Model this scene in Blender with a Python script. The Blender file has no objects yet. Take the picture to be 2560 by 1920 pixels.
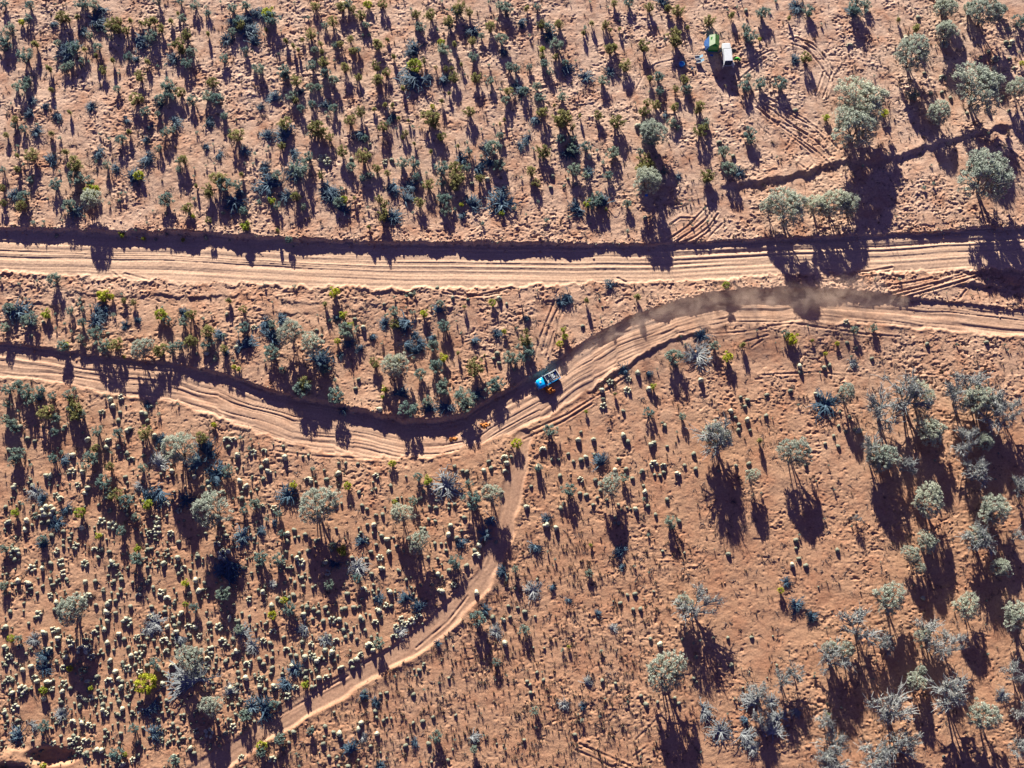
import bpy, math, random
import numpy as np

C = bpy.context.scene.collection
scene = bpy.context.scene

# ------------------------------------------------------------------ camera, sky, sun, exposure
FPX = 2400.0                      # focal length in pixels of a 2560 x 1920 frame
TILT = math.radians(14.0)
DIST = FPX / 14.0                 # 14 px per metre at the centre of the frame
CAM = np.array([0.0, -DIST * math.sin(TILT), DIST * math.cos(TILT)])
cam_d = bpy.data.cameras.new('camera'); cam = bpy.data.objects.new('camera', cam_d); C.objects.link(cam)
cam.location = CAM; cam.rotation_euler = (TILT, 0, 0)
cam_d.sensor_width = 36.0; cam_d.lens = 36.0 * FPX / 2560.0
cam_d.clip_start = 1.0; cam_d.clip_end = 8000.0
scene.camera = cam

SUN_EL = math.radians(15.2); SUN_AZ = math.radians(-10.5)     # azimuth from +Y towards +X
world = bpy.data.worlds.new('World'); scene.world = world; world.use_nodes = True
wn = world.node_tree
sky = wn.nodes.new('ShaderNodeTexSky'); sky.sky_type = 'NISHITA'; sky.sun_disc = False
sky.sun_elevation = SUN_EL; sky.sun_rotation = SUN_AZ
sky.air_density = 1.0; sky.dust_density = 0.3; sky.ozone_density = 4.0
wn.nodes['Background'].inputs['Strength'].default_value = 0.05
tint = wn.nodes.new('ShaderNodeMix'); tint.data_type = 'RGBA'; tint.blend_type = 'MULTIPLY'; tint.inputs[0].default_value = 1.0
tint.inputs[7].default_value = (0.66, 0.34, 0.63, 1)          # the violet cast of the photograph's sky light
wn.links.new(sky.outputs[0], tint.inputs[6]); wn.links.new(tint.outputs[2], wn.nodes['Background'].inputs['Color'])
sun_d = bpy.data.lights.new('sun', 'SUN'); sun = bpy.data.objects.new('sun', sun_d); C.objects.link(sun)
sun_d.energy = 5.0; sun_d.angle = math.radians(0.5); sun_d.color = (1.0, 0.90, 0.76)
sun.rotation_euler = (math.pi / 2 - SUN_EL, 0, math.pi - SUN_AZ)
sun.location = (0, 0, 300)
vs = scene.view_settings
vs.view_transform = 'Standard'; vs.look = 'None'; vs.gamma = 1.0; vs.use_curve_mapping = False
vs.exposure = 1.76
scene.cycles.volume_step_rate = 1.0
scene.cycles.max_bounces = 5

ct, st = math.cos(TILT), math.sin(TILT)

def G(px, py, z=0.0):
    """where the ray through a pixel of the 2560 x 1920 frame meets the level z"""
    a = (px - 1280.0) / FPX; b = -(py - 960.0) / FPX
    d = (a, b * ct + st, b * st - ct)
    k = (z - CAM[2]) / d[2]
    return CAM[0] + k * d[0], CAM[1] + k * d[1]

def px_per_m(x, y, z=0.0):
    dy, dz = y - CAM[1], z - CAM[2]
    return FPX / (dy * st - dz * ct)

# ------------------------------------------------------------------ materials
def mat(name, rough=0.85, spec=0.2):
    m = bpy.data.materials.new(name); m.use_nodes = True
    b = m.node_tree.nodes['Principled BSDF']
    b.inputs['Roughness'].default_value = rough
    b.inputs['Specular IOR Level'].default_value = spec
    return m, m.node_tree, b

def plain(name, col, rough=0.6, spec=0.3, var=0.12, scale=6.0, metallic=0.0):
    m, t, b = mat(name, rough, spec)
    b.inputs['Metallic'].default_value = metallic
    tc = t.nodes.new('ShaderNodeTexCoord'); n = t.nodes.new('ShaderNodeTexNoise')
    n.inputs['Scale'].default_value = scale; n.inputs['Detail'].default_value = 4
    t.links.new(tc.outputs['Object'], n.inputs['Vector'])
    r = t.nodes.new('ShaderNodeValToRGB')
    r.color_ramp.elements[0].position = 0.3; r.color_ramp.elements[1].position = 0.7
    r.color_ramp.elements[0].color = [c * (1 - var) for c in col] + [1]
    r.color_ramp.elements[1].color = [min(1, c * (1 + var)) for c in col] + [1]
    t.links.new(n.outputs['Fac'], r.inputs['Fac']); t.links.new(r.outputs[0], b.inputs['Base Color'])
    return m

def foliage(name, cols, trans=0.38, scale=5.0):
    """leaf colour that differs from plant to plant and from clump to clump"""
    m, t, b = mat(name, 0.7, 0.15)
    oi = t.nodes.new('ShaderNodeObjectInfo'); tc = t.nodes.new('ShaderNodeTexCoord')
    n = t.nodes.new('ShaderNodeTexNoise'); n.inputs['Scale'].default_value = scale; n.inputs['Detail'].default_value = 3
    t.links.new(tc.outputs['Object'], n.inputs['Vector'])
    a = t.nodes.new('ShaderNodeMath'); a.operation = 'MULTIPLY_ADD'; a.inputs[1].default_value = 0.55
    t.links.new(oi.outputs['Random'], a.inputs[0])
    s = t.nodes.new('ShaderNodeMath'); s.operation = 'MULTIPLY_ADD'; s.inputs[1].default_value = 0.9; s.inputs[2].default_value = -0.22
    t.links.new(n.outputs['Fac'], s.inputs[0]); t.links.new(s.outputs[0], a.inputs[2])
    r = t.nodes.new('ShaderNodeValToRGB'); e = r.color_ramp.elements
    e[0].position = 0.0; e[1].position = 1.0
    while len(e) < len(cols): e.new(0.5)
    for i, c in enumerate(cols):
        e[i].position = i / (len(cols) - 1); e[i].color = (*c, 1)
    t.links.new(a.outputs[0], r.inputs['Fac']); t.links.new(r.outputs[0], b.inputs['Base Color'])
    if trans:
        tr = t.nodes.new('ShaderNodeBsdfTranslucent'); mx = t.nodes.new('ShaderNodeMixShader'); mx.inputs[0].default_value = trans
        t.links.new(r.outputs[0], tr.inputs['Color'])
        t.links.new(b.outputs[0], mx.inputs[1]); t.links.new(tr.outputs[0], mx.inputs[2])
        t.links.new(mx.outputs[0], t.nodes['Material Output'].inputs['Surface'])
    return m

def soil(name, north, south, patch, bump=0.35, patch_amt=0.6, stain=0.0):
    """sand that grows redder towards the south, with redder patches, flecks and a fine grain"""
    m, t, b = mat(name, 0.95, 0.05)
    L = t.links.new; N = t.nodes.new
    g = N('ShaderNodeNewGeometry'); sp = N('ShaderNodeSeparateXYZ'); L(g.outputs['Position'], sp.inputs[0])
    n0 = N('ShaderNodeTexNoise'); n0.inputs['Scale'].default_value = 0.035; n0.inputs['Detail'].default_value = 3
    L(g.outputs['Position'], n0.inputs['Vector'])
    mr = N('ShaderNodeMapRange'); mr.inputs[1].default_value = 62; mr.inputs[2].default_value = -25
    L(sp.outputs[1], mr.inputs[0])
    ad = N('ShaderNodeMath'); ad.operation = 'MULTIPLY_ADD'; ad.inputs[1].default_value = 0.9; L(n0.outputs['Fac'], ad.inputs[0])
    sb = N('ShaderNodeMath'); sb.operation = 'SUBTRACT'; sb.inputs[1].default_value = 0.45; L(mr.outputs[0], sb.inputs[0]); L(sb.outputs[0], ad.inputs[2])
    ad.use_clamp = True
    c0 = N('ShaderNodeMix'); c0.data_type = 'RGBA'; c0.inputs[6].default_value = (*north, 1); c0.inputs[7].default_value = (*south, 1)
    L(ad.outputs[0], c0.inputs[0])
    n1 = N('ShaderNodeTexNoise'); n1.inputs['Scale'].default_value = 0.22; n1.inputs['Detail'].default_value = 7; n1.inputs['Roughness'].default_value = 0.62
    L(g.outputs['Position'], n1.inputs['Vector'])
    r1 = N('ShaderNodeMapRange'); r1.inputs[1].default_value = 0.44; r1.inputs[2].default_value = 0.68; r1.inputs[4].default_value = patch_amt; L(n1.outputs['Fac'], r1.inputs[0])
    c1 = N('ShaderNodeMix'); c1.data_type = 'RGBA'; c1.inputs[7].default_value = (*patch, 1)
    L(r1.outputs[0], c1.inputs[0]); L(c0.outputs[2], c1.inputs[6])
    n2 = N('ShaderNodeTexNoise'); n2.inputs['Scale'].default_value = 3.2; n2.inputs['Detail'].default_value = 6; n2.inputs['Roughness'].default_value = 0.7
    L(g.outputs['Position'], n2.inputs['Vector'])
    r2 = N('ShaderNodeMapRange'); r2.inputs[1].default_value = 0.3; r2.inputs[2].default_value = 0.7; r2.inputs[3].default_value = 0.74; r2.inputs[4].default_value = 1.26; L(n2.outputs['Fac'], r2.inputs[0])
    c2 = N('ShaderNodeMix'); c2.data_type = 'RGBA'; c2.blend_type = 'MULTIPLY'; c2.inputs[0].default_value = 1.0
    L(c1.outputs[2], c2.inputs[6]); L(r2.outputs[0], c2.inputs[7])
    n3 = N('ShaderNodeTexNoise'); n3.inputs['Scale'].default_value = 0.75; n3.inputs['Detail'].default_value = 8; n3.inputs['Roughness'].default_value = 0.75
    L(g.outputs['Position'], n3.inputs['Vector'])
    r3 = N('ShaderNodeMapRange'); r3.inputs[1].default_value = 0.56; r3.inputs[2].default_value = 0.70; r3.inputs[4].default_value = stain; L(n3.outputs['Fac'], r3.inputs[0])
    c3 = N('ShaderNodeMix'); c3.data_type = 'RGBA'; c3.inputs[7].default_value = (0.16, 0.095, 0.08, 1)
    L(r3.outputs[0], c3.inputs[0]); L(c2.outputs[2], c3.inputs[6])
    L(c3.outputs[2], b.inputs['Base Color'])
    bp = N('ShaderNodeBump'); bp.inputs['Strength'].default_value = bump; bp.inputs['Distance'].default_value = 0.12
    L(n2.outputs['Fac'], bp.inputs['Height']); L(bp.outputs[0], b.inputs['Normal'])
    return m

M = {}
M['ground'] = soil('desert_soil', (0.465, 0.335, 0.255), (0.37, 0.222, 0.14), (0.31, 0.15, 0.09), 0.5, 0.75, 0.7)
M['road'] = soil('graded_sand', (0.455, 0.325, 0.235), (0.44, 0.305, 0.215), (0.37, 0.235, 0.16), 0.2, 0.4)
M['track'] = soil('churned_sand', (0.42, 0.29, 0.21), (0.40, 0.265, 0.185), (0.33, 0.185, 0.12), 0.2, 0.5)
M['path'] = soil('trodden_sand', (0.38, 0.245, 0.17), (0.37, 0.235, 0.16), (0.31, 0.17, 0.11), 0.2, 0.4)
M['olive'] = foliage('olive_leaves', [(0.12, 0.135, 0.055), (0.21, 0.215, 0.085), (0.33, 0.32, 0.14)])
M['grey'] = foliage('grey_green_leaves', [(0.09, 0.175, 0.185), (0.17, 0.25, 0.225), (0.29, 0.35, 0.27)])
M['lime'] = foliage('lime_leaves', [(0.20, 0.28, 0.05), (0.33, 0.38, 0.05), (0.50, 0.50, 0.04)])
M['tree'] = foliage('silver_green_leaves', [(0.29, 0.35, 0.315), (0.40, 0.455, 0.39), (0.50, 0.535, 0.43)], scale=2.5)
M['pale_tree'] = foliage('dusty_grey_leaves', [(0.33, 0.365, 0.36), (0.42, 0.45, 0.42), (0.52, 0.53, 0.47)], scale=2.5)
M['dead'] = foliage('shade_blue_wood', [(0.028, 0.058, 0.09), (0.05, 0.095, 0.14), (0.11, 0.165, 0.205)], 0)  # blue of self-shade and colour grading put into the wood colour
M['bleached'] = foliage('bleached_wood', [(0.14, 0.165, 0.185), (0.21, 0.235, 0.245), (0.31, 0.325, 0.32)], 0)
M['bark'] = foliage('grey_bark', [(0.10, 0.085, 0.08), (0.15, 0.13, 0.12), (0.22, 0.20, 0.18)], 0)
M['dry_bark'] = foliage('brown_bark', [(0.09, 0.06, 0.045), (0.13, 0.085, 0.06), (0.17, 0.12, 0.09)], 0)
M['mound'] = foliage('straw_spinifex', [(0.22, 0.25, 0.195), (0.36, 0.375, 0.285), (0.50, 0.49, 0.37)], 0.05)
M['mound_grey'] = foliage('grey_spinifex', [(0.12, 0.14, 0.115), (0.21, 0.22, 0.16), (0.38, 0.37, 0.24)], 0.05)
M['tuft'] = foliage('dry_brown_grass', [(0.13, 0.095, 0.07), (0.20, 0.16, 0.12), (0.32, 0.28, 0.20)], 0.05)
M['litter'] = foliage('grey_brown_litter', [(0.06, 0.05, 0.05), (0.12, 0.10, 0.10), (0.22, 0.20, 0.19)], 0)

# ------------------------------------------------------------------ object helpers
def tag(o, label=None, cat=None, group=None, kind=None):
    if label: o['label'] = label
    if cat: o['category'] = cat
    if group: o['group'] = group
    if kind: o['kind'] = kind
    return o

def empty(name, loc=(0, 0, 0), rz=0.0):
    o = bpy.data.objects.new(name, None); C.objects.link(o)
    o.location = loc; o.rotation_euler = (0, 0, rz); o.empty_display_size = 0.2
    return o

def link(name, me, parent=None, material=None, smooth=False):
    if material is not None and not me.materials: me.materials.append(material)
    o = bpy.data.objects.new(name, me); C.objects.link(o)
    if parent is not None: o.parent = parent
    if smooth: me.shade_smooth()
    return o

def np_mesh(name, v, f):
    """mesh from an (n,3) vertex array and an (m,k) face array, k = 3 or 4"""
    v = np.asarray(v, dtype=np.float32); f = np.asarray(f, dtype=np.int32)
    me = bpy.data.meshes.new(name); k = f.shape[1]
    me.vertices.add(len(v)); me.vertices.foreach_set('co', v.ravel())
    me.loops.add(f.size); me.loops.foreach_set('vertex_index', f.ravel())
    me.polygons.add(len(f)); me.polygons.foreach_set('loop_start', np.arange(len(f), dtype=np.int32) * k)
    me.update(calc_edges=True)
    return me

class MB:
    """collects polygons; build() links them as one mesh object"""
    def __init__(s): s.v = []; s.f = []
    def add(s, vs_, fs):
        k = len(s.v); s.v.extend(vs_); s.f.extend([tuple(i + k for i in q) for q in fs])
    def box(s, x0, x1, y0, y1, z0, z1, tx=0.0, ty=0.0):
        """box whose top is smaller by tx, ty on each side"""
        s.add([(x0, y0, z0), (x1, y0, z0), (x1, y1, z0), (x0, y1, z0),
               (x0 + tx, y0 + ty, z1), (x1 - tx, y0 + ty, z1), (x1 - tx, y1 - ty, z1), (x0 + tx, y1 - ty, z1)],
              [(3, 2, 1, 0), (4, 5, 6, 7), (0, 1, 5, 4), (1, 2, 6, 5), (2, 3, 7, 6), (3, 0, 4, 7)])
    def tube(s, pts, rad, n=3):
        pts = [np.array(p, float) for p in pts]
        if not hasattr(rad, '__len__'): rad = [rad] * len(pts)
        k = len(s.v)
        for i, p in enumerate(pts):
            a = pts[max(0, i - 1)]; b = pts[min(len(pts) - 1, i + 1)]
            d = b - a; d = d / (np.linalg.norm(d) + 1e-9)
            u = np.cross(d, (0, 0, 1.0) if abs(d[2]) < 0.9 else (1.0, 0, 0)); u /= np.linalg.norm(u) + 1e-9
            w = np.cross(d, u)
            for j in range(n):
                t = 2 * math.pi * j / n
                s.v.append(tuple(p + rad[i] * (u * math.cos(t) + w * math.sin(t))))
        for i in range(len(pts) - 1):
            for j in range(n):
                j2 = (j + 1) % n
                s.f.append((k + i * n + j, k + i * n + j2, k + (i + 1) * n + j2, k + (i + 1) * n + j))
        s.f.append(tuple(k + j for j in reversed(range(n))))
        s.f.append(tuple(k + (len(pts) - 1) * n + j for j in range(n)))
    def disc(s, c, axis, r, w, n=16, inner=0.0):
        """wheel-like cylinder about an axis ('x','y','z'), w thick, with an optional hole"""
        def P(a, rr, t):
            p, q = rr * math.cos(a), rr * math.sin(a)
            return {'x': (c[0] + t, c[1] + p, c[2] + q), 'y': (c[0] + p, c[1] + t, c[2] + q), 'z': (c[0] + p, c[1] + q, c[2] + t)}[axis]
        k = len(s.v); A = [2 * math.pi * i / n for i in range(n)]
        prof = [(r * 0.94, -w / 2), (r, -w / 4), (r, w / 4), (r * 0.94, w / 2)]
        if inner: prof += [(inner, w / 2), (inner, -w / 2)]
        m = len(prof)
        for a in A:
            for rr, t in prof: s.v.append(P(a, rr, t))
        for i in range(n):
            i2 = (i + 1) % n
            for j in range(m if inner else m - 1):
                j2 = (j + 1) % m
                s.f.append((k + i * m + j, k + i2 * m + j, k + i2 * m + j2, k + i * m + j2))
        if not inner:
            s.f.append(tuple(k + i * m for i in range(n))); s.f.append(tuple(k + i * m + m - 1 for i in reversed(range(n))))
    def mesh(s, name):
        me = bpy.data.meshes.new(name); me.from_pydata([tuple(map(float, p)) for p in s.v], [], s.f); me.update()
        return me
    def build(s, name, material, parent=None, smooth=False, bevel=0.0):
        o = link(name, s.mesh(name), parent, material, smooth)
        if bevel:
            b = o.modifiers.new('edge', 'BEVEL'); b.width = bevel; b.segments = 2; b.limit_method = 'ANGLE'
        return o
# ------------------------------------------------------------------ the terrain: one height function, cut into ground, roads and path
RN = np.random.RandomState(7)
_TAB = [RN.rand(256, 256) for _ in range(24)]

def vnoise(x, y, k):
    """smooth value noise, 0..1"""
    t = _TAB[k % 24]
    xi = np.floor(x).astype(np.int64); yi = np.floor(y).astype(np.int64)
    fx = x - xi; fy = y - yi
    fx = fx * fx * fx * (fx * (fx * 6 - 15) + 10); fy = fy * fy * fy * (fy * (fy * 6 - 15) + 10)
    x0 = xi & 255; x1 = (xi + 1) & 255; y0 = yi & 255; y1 = (yi + 1) & 255
    return (t[x0, y0] * (1 - fx) + t[x1, y0] * fx) * (1 - fy) + (t[x0, y1] * (1 - fx) + t[x1, y1] * fx) * fy

def fbm(x, y, k, oct=3, gain=0.5):
    s = 0; a = 1; n = 0
    for i in range(oct):
        s = s + a * vnoise(x * 2 ** i + 17.3 * i, y * 2 ** i + 5.1 * i, k + i); n += a; a *= gain
    return s / n

def sstep(a, b, x):
    t = np.clip((x - a) / (b - a), 0, 1); return t * t * (3 - 2 * t)

def W(pts):
    a = np.array([G(*p) for p in pts]); return a

T1 = W([(-120,566),(0,568),(270,574),(434,576),(640,588),(930,604),(1103,604),(1280,606),(1480,609),(1670,607),(1920,594),(2210,584),(2400,571),(2560,564),(2690,556)])
S1 = W([(-120,676),(0,680),(270,693),(434,704),(640,711),(930,721),(1100,720),(1280,717),(1450,706),(1600,703),(1760,702),(1920,688),(2210,682),(2400,677),(2560,674),(2690,671)])
B1 = [(0,0.5),(150,0.62),(270,0.75),(434,0.95),(640,0.95),(930,0.85),(1103,0.88),(1280,0.74),(1480,0.48),(1600,0.36),(1670,0.32),(1920,0.36),(2210,0.36),(2400,0.40),(2560,0.38)]
N2 = W([(-120,846),(0,856),(95,865),(200,882),(318,897),(434,908),(550,930),(640,962),(741,990),(842,1005),(886,1020),(958,1035),(1016,1044),(1103,1044),(1160,1032),(1218,998),(1280,964),(1350,925),(1420,880),(1482,839),(1540,807),(1613,778),(1685,752),(1757,737),(1815,724),(1920,720),(2065,722),(2180,730),(2296,746),(2412,757),(2560,774),(2690,790)])
S2 = W([(-120,934),(0,943),(95,950),(188,966),(246,984),(320,990),(434,1004),(530,1032),(640,1080),(756,1116),(871,1139),(930,1147),(1016,1145),(1103,1134),(1190,1113),(1280,1081),(1367,1038),(1430,1000),(1482,965),(1569,903),(1640,862),(1697,838),(1772,818),(1850,810),(1920,806),(2094,805),(2180,813),(2325,824),(2560,842),(2690,856)])
B2 = [(0,0.36),(200,0.38),(434,0.42),(640,0.6),(842,0.9),(1016,1.0),(1160,1.0),(1280,0.75),(1400,0.45),(1482,0.42),(1613,0.7),(1700,1.15),(1815,1.25),(2065,1.1),(2140,0.75),(2230,0.30),(2400,0.32),(2560,0.15)]
PATH = W([(1306,1096),(1298,1140),(1290,1190),(1275,1260),(1255,1340),(1228,1410),(1200,1455),(1146,1512),(1088,1570),(1016,1625),(929,1671),(842,1723),(756,1770),(683,1816),(579,1885),(500,1930),(420,1985)])

def bank_at(x, curve, bank):
    """bank height against world x, the table being given by pixel columns along the curve"""
    xs = []
    for p, h in bank:
        py = np.interp(p, [c[0] for c in curve[1]], [c[1] for c in curve[1]])
        xs.append(G(p, py)[0])
    return np.interp(x, xs, [h for _, h in bank])

_T1px = [(-120,566),(0,568),(270,574),(640,588),(930,604),(1280,606),(1670,607),(1920,594),(2560,564)]
_N2px = [(-120,846),(0,856),(434,908),(741,990),(958,1035),(1103,1044),(1280,964),(1482,839),(1613,778),(1815,724),(2180,730),(2560,774)]

def seg_dist(x, y, pts):
    """distance to a polyline and the signed side (+ = to the left of its direction)"""
    best = np.full(x.shape, 1e9); side = np.zeros(x.shape)
    for (ax, ay), (bx, by) in zip(pts[:-1], pts[1:]):
        ux, uy = bx - ax, by - ay; L2 = ux * ux + uy * uy
        t = np.clip(((x - ax) * ux + (y - ay) * uy) / L2, 0, 1)
        dx, dy = x - ax - t * ux, y - ay - t * uy
        d = np.hypot(dx, dy); m = d < best
        best = np.where(m, d, best); side = np.where(m, np.sign(ux * (y - ay) - uy * (x - ax)), side)
    return best, side

# extra low scarps: pixel polyline, height, and ruts: pixel polyline, depth
SCARPS = [([(1790,462),(1880,452),(1960,438),(2030,420),(2090,402),(2160,394),(2240,384),(2300,368),(2345,352),(2420,330),(2570,300)], 0.50),
          ([(0,712),(60,716),(110,724)], 0.16), ([(170,727),(300,738),(430,736),(540,738),(640,734)], 0.17), ([(45,755),(110,760),(170,768)], 0.14),
          ([(690,745),(760,756),(830,752)], 0.16), ([(905,756),(970,762)], 0.16), ([(655,775),(700,782),(770,780)], 0.16),
          ([(860,722),(960,726),(1060,722)], 0.13), ([(640,714),(680,716),(740,724),(850,724)], 0.13),
          ([(2420,680),(2490,676),(2575,672)], 0.42), ([(2380,712),(2430,706),(2480,716),(2575,704)], 0.45),
          ([(1470,975),(1540,930),(1600,888),(1660,855),(1720,832),(1780,826)], 0.26),
          ([(1340,745),(1370,748),(1400,745),(1450,752)], 0.18), ([(1655,820),(1730,828),(1780,822)], 0.14),
          ([(1640,505),(1720,498),(1790,480)], 0.12), ([(2210,560),(2330,556),(2400,552)], 0.16)]
RUTS = [([(1990,95),(2030,110),(2060,140),(2085,180)], .09), ([(1975,110),(2015,122),(2045,155),(2070,190),(2075,198)], .09), ([(2060,180),(2048,215),(2038,240)], .08), ([(2080,182),(2072,210),(2058,245)], .08),
        ([(1850,165),(1900,140),(1930,125)], .08), ([(1830,215),(1870,180),(1915,145)], .08),
        ([(1900,255),(1940,285),(1990,320),(2040,352),(2070,382)], .09), ([(1890,270),(1930,300),(1985,340),(2035,375),(2060,395)], .09), ([(1920,262),(1970,285),(2030,315),(2062,350)], .07), ([(1905,285),(1960,325),(2010,365),(2040,392)], .06),
        ([(1930,300),(1985,320),(2040,345)], .05), ([(2020,385),(2035,410),(2012,432)], .07), ([(2045,388),(2055,412),(2035,438)], .07), ([(2060,395),(2075,412),(2090,426)], .07), ([(1995,410),(2015,425),(2040,430)], .06),
        ([(1670,600),(1715,570),(1745,540),(1770,515)], .09), ([(1688,606),(1725,582),(1765,548),(1785,520)], .09), ([(1705,608),(1740,592),(1775,565),(1795,535)], .08), ([(1735,606),(1765,585),(1790,555)], .08), ([(1765,603),(1785,580),(1805,560)], .07),
        ([(1675,562),(1700,545),(1735,546)], .06), ([(1752,520),(1775,535),(1790,560)], .05),
        ([(2215,738),(2290,720),(2350,705),(2420,682)], .10), ([(2240,742),(2310,722),(2380,700),(2450,680)], .10), ([(2265,744),(2330,725),(2400,705),(2440,692)], .09), ([(2190,720),(2270,708),(2330,695)], .08), ([(2300,745),(2315,735)], .05), ([(2395,752),(2415,725)], .08),
        ([(1110,727),(1150,737),(1200,738),(1280,720)], .08), ([(1105,733),(1160,742),(1215,740),(1270,728)], .08), ([(280,680),(300,696)], .05), ([(310,682),(380,702)], .05), ([(2050,672),(2110,684),(2180,678),(2230,668)], .08), ([(2070,684),(2150,688),(2205,680)], .06),
        ([(1545,695),(1565,705)], .06), ([(1450,1860),(1530,1895),(1600,1925)], .06), ([(1440,1875),(1520,1912),(1560,1930)], .06), ([(1590,1850),(1640,1800)], .04), ([(1585,1890),(1620,1865)], .04),
        ([(1320,1080),(1420,1035),(1500,985),(1560,945)], .07), ([(1310,1098),(1400,1058),(1480,1010)], .06), ([(1330,1135),(1322,1160),(1312,1190)], .04), ([(1345,1085),(1335,1125)], .04),
        ([(1920,815),(1985,808),(2060,820),(2160,835),(2250,842)], .07), ([(1790,835),(1850,830),(1920,820)], .06), ([(1860,855),(1920,838)], .05), ([(1880,868),(1895,858),(1905,850)], .06), ([(2280,932),(2340,938),(2440,945)], .05), ([(1900,938),(2050,930),(2100,938)], .05),
        ([(1355,880),(1372,820),(1395,770),(1405,735)], .06), ([(1335,900),(1352,840),(1378,775),(1395,725)], .06), ([(1385,870),(1398,800),(1425,735)], .05), ([(1365,895),(1385,830)], .05), ([(2000,102),(2042,128),(2070,165),(2078,205),(2066,240)], .07), ([(1905,240),(1960,268),(2015,300),(2068,340),(2095,372)], .07), ([(1875,250),(1915,292),(1965,335),(2020,372)], .06), ([(1810,190),(1835,225),(1870,262)], .05), ([(1845,255),(1880,300),(1925,340)], .05), ([(2500,380),(2530,400),(2560,432)], .07), ([(2520,372),(2560,405)], .07), ([(1590,225),(1610,185),(1640,160),(1680,150)], .05), ([(1000,1150),(780,1140),(690,1128)], .05), ([(1170,1490),(1120,1555),(1040,1620)], .05), ([(870,1690),(800,1730),(700,1790)], .05)]

fine = 0.135
def axis(lo, hi):
    a = np.arange(lo, hi + fine, fine)
    out = [a]; s, x = fine, hi
    ext = []
    while x < 2500: s *= 1.35; x += s; ext.append(x)
    s, x = fine, lo; ext0 = []
    while x > -2500: s *= 1.35; x -= s; ext0.append(x)
    return np.concatenate([ext0[::-1], a, ext])
GX = axis(-108, 108); GY = axis(-71, 84)
X, Y = np.meshgrid(GX, GY, indexing='ij')

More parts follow.
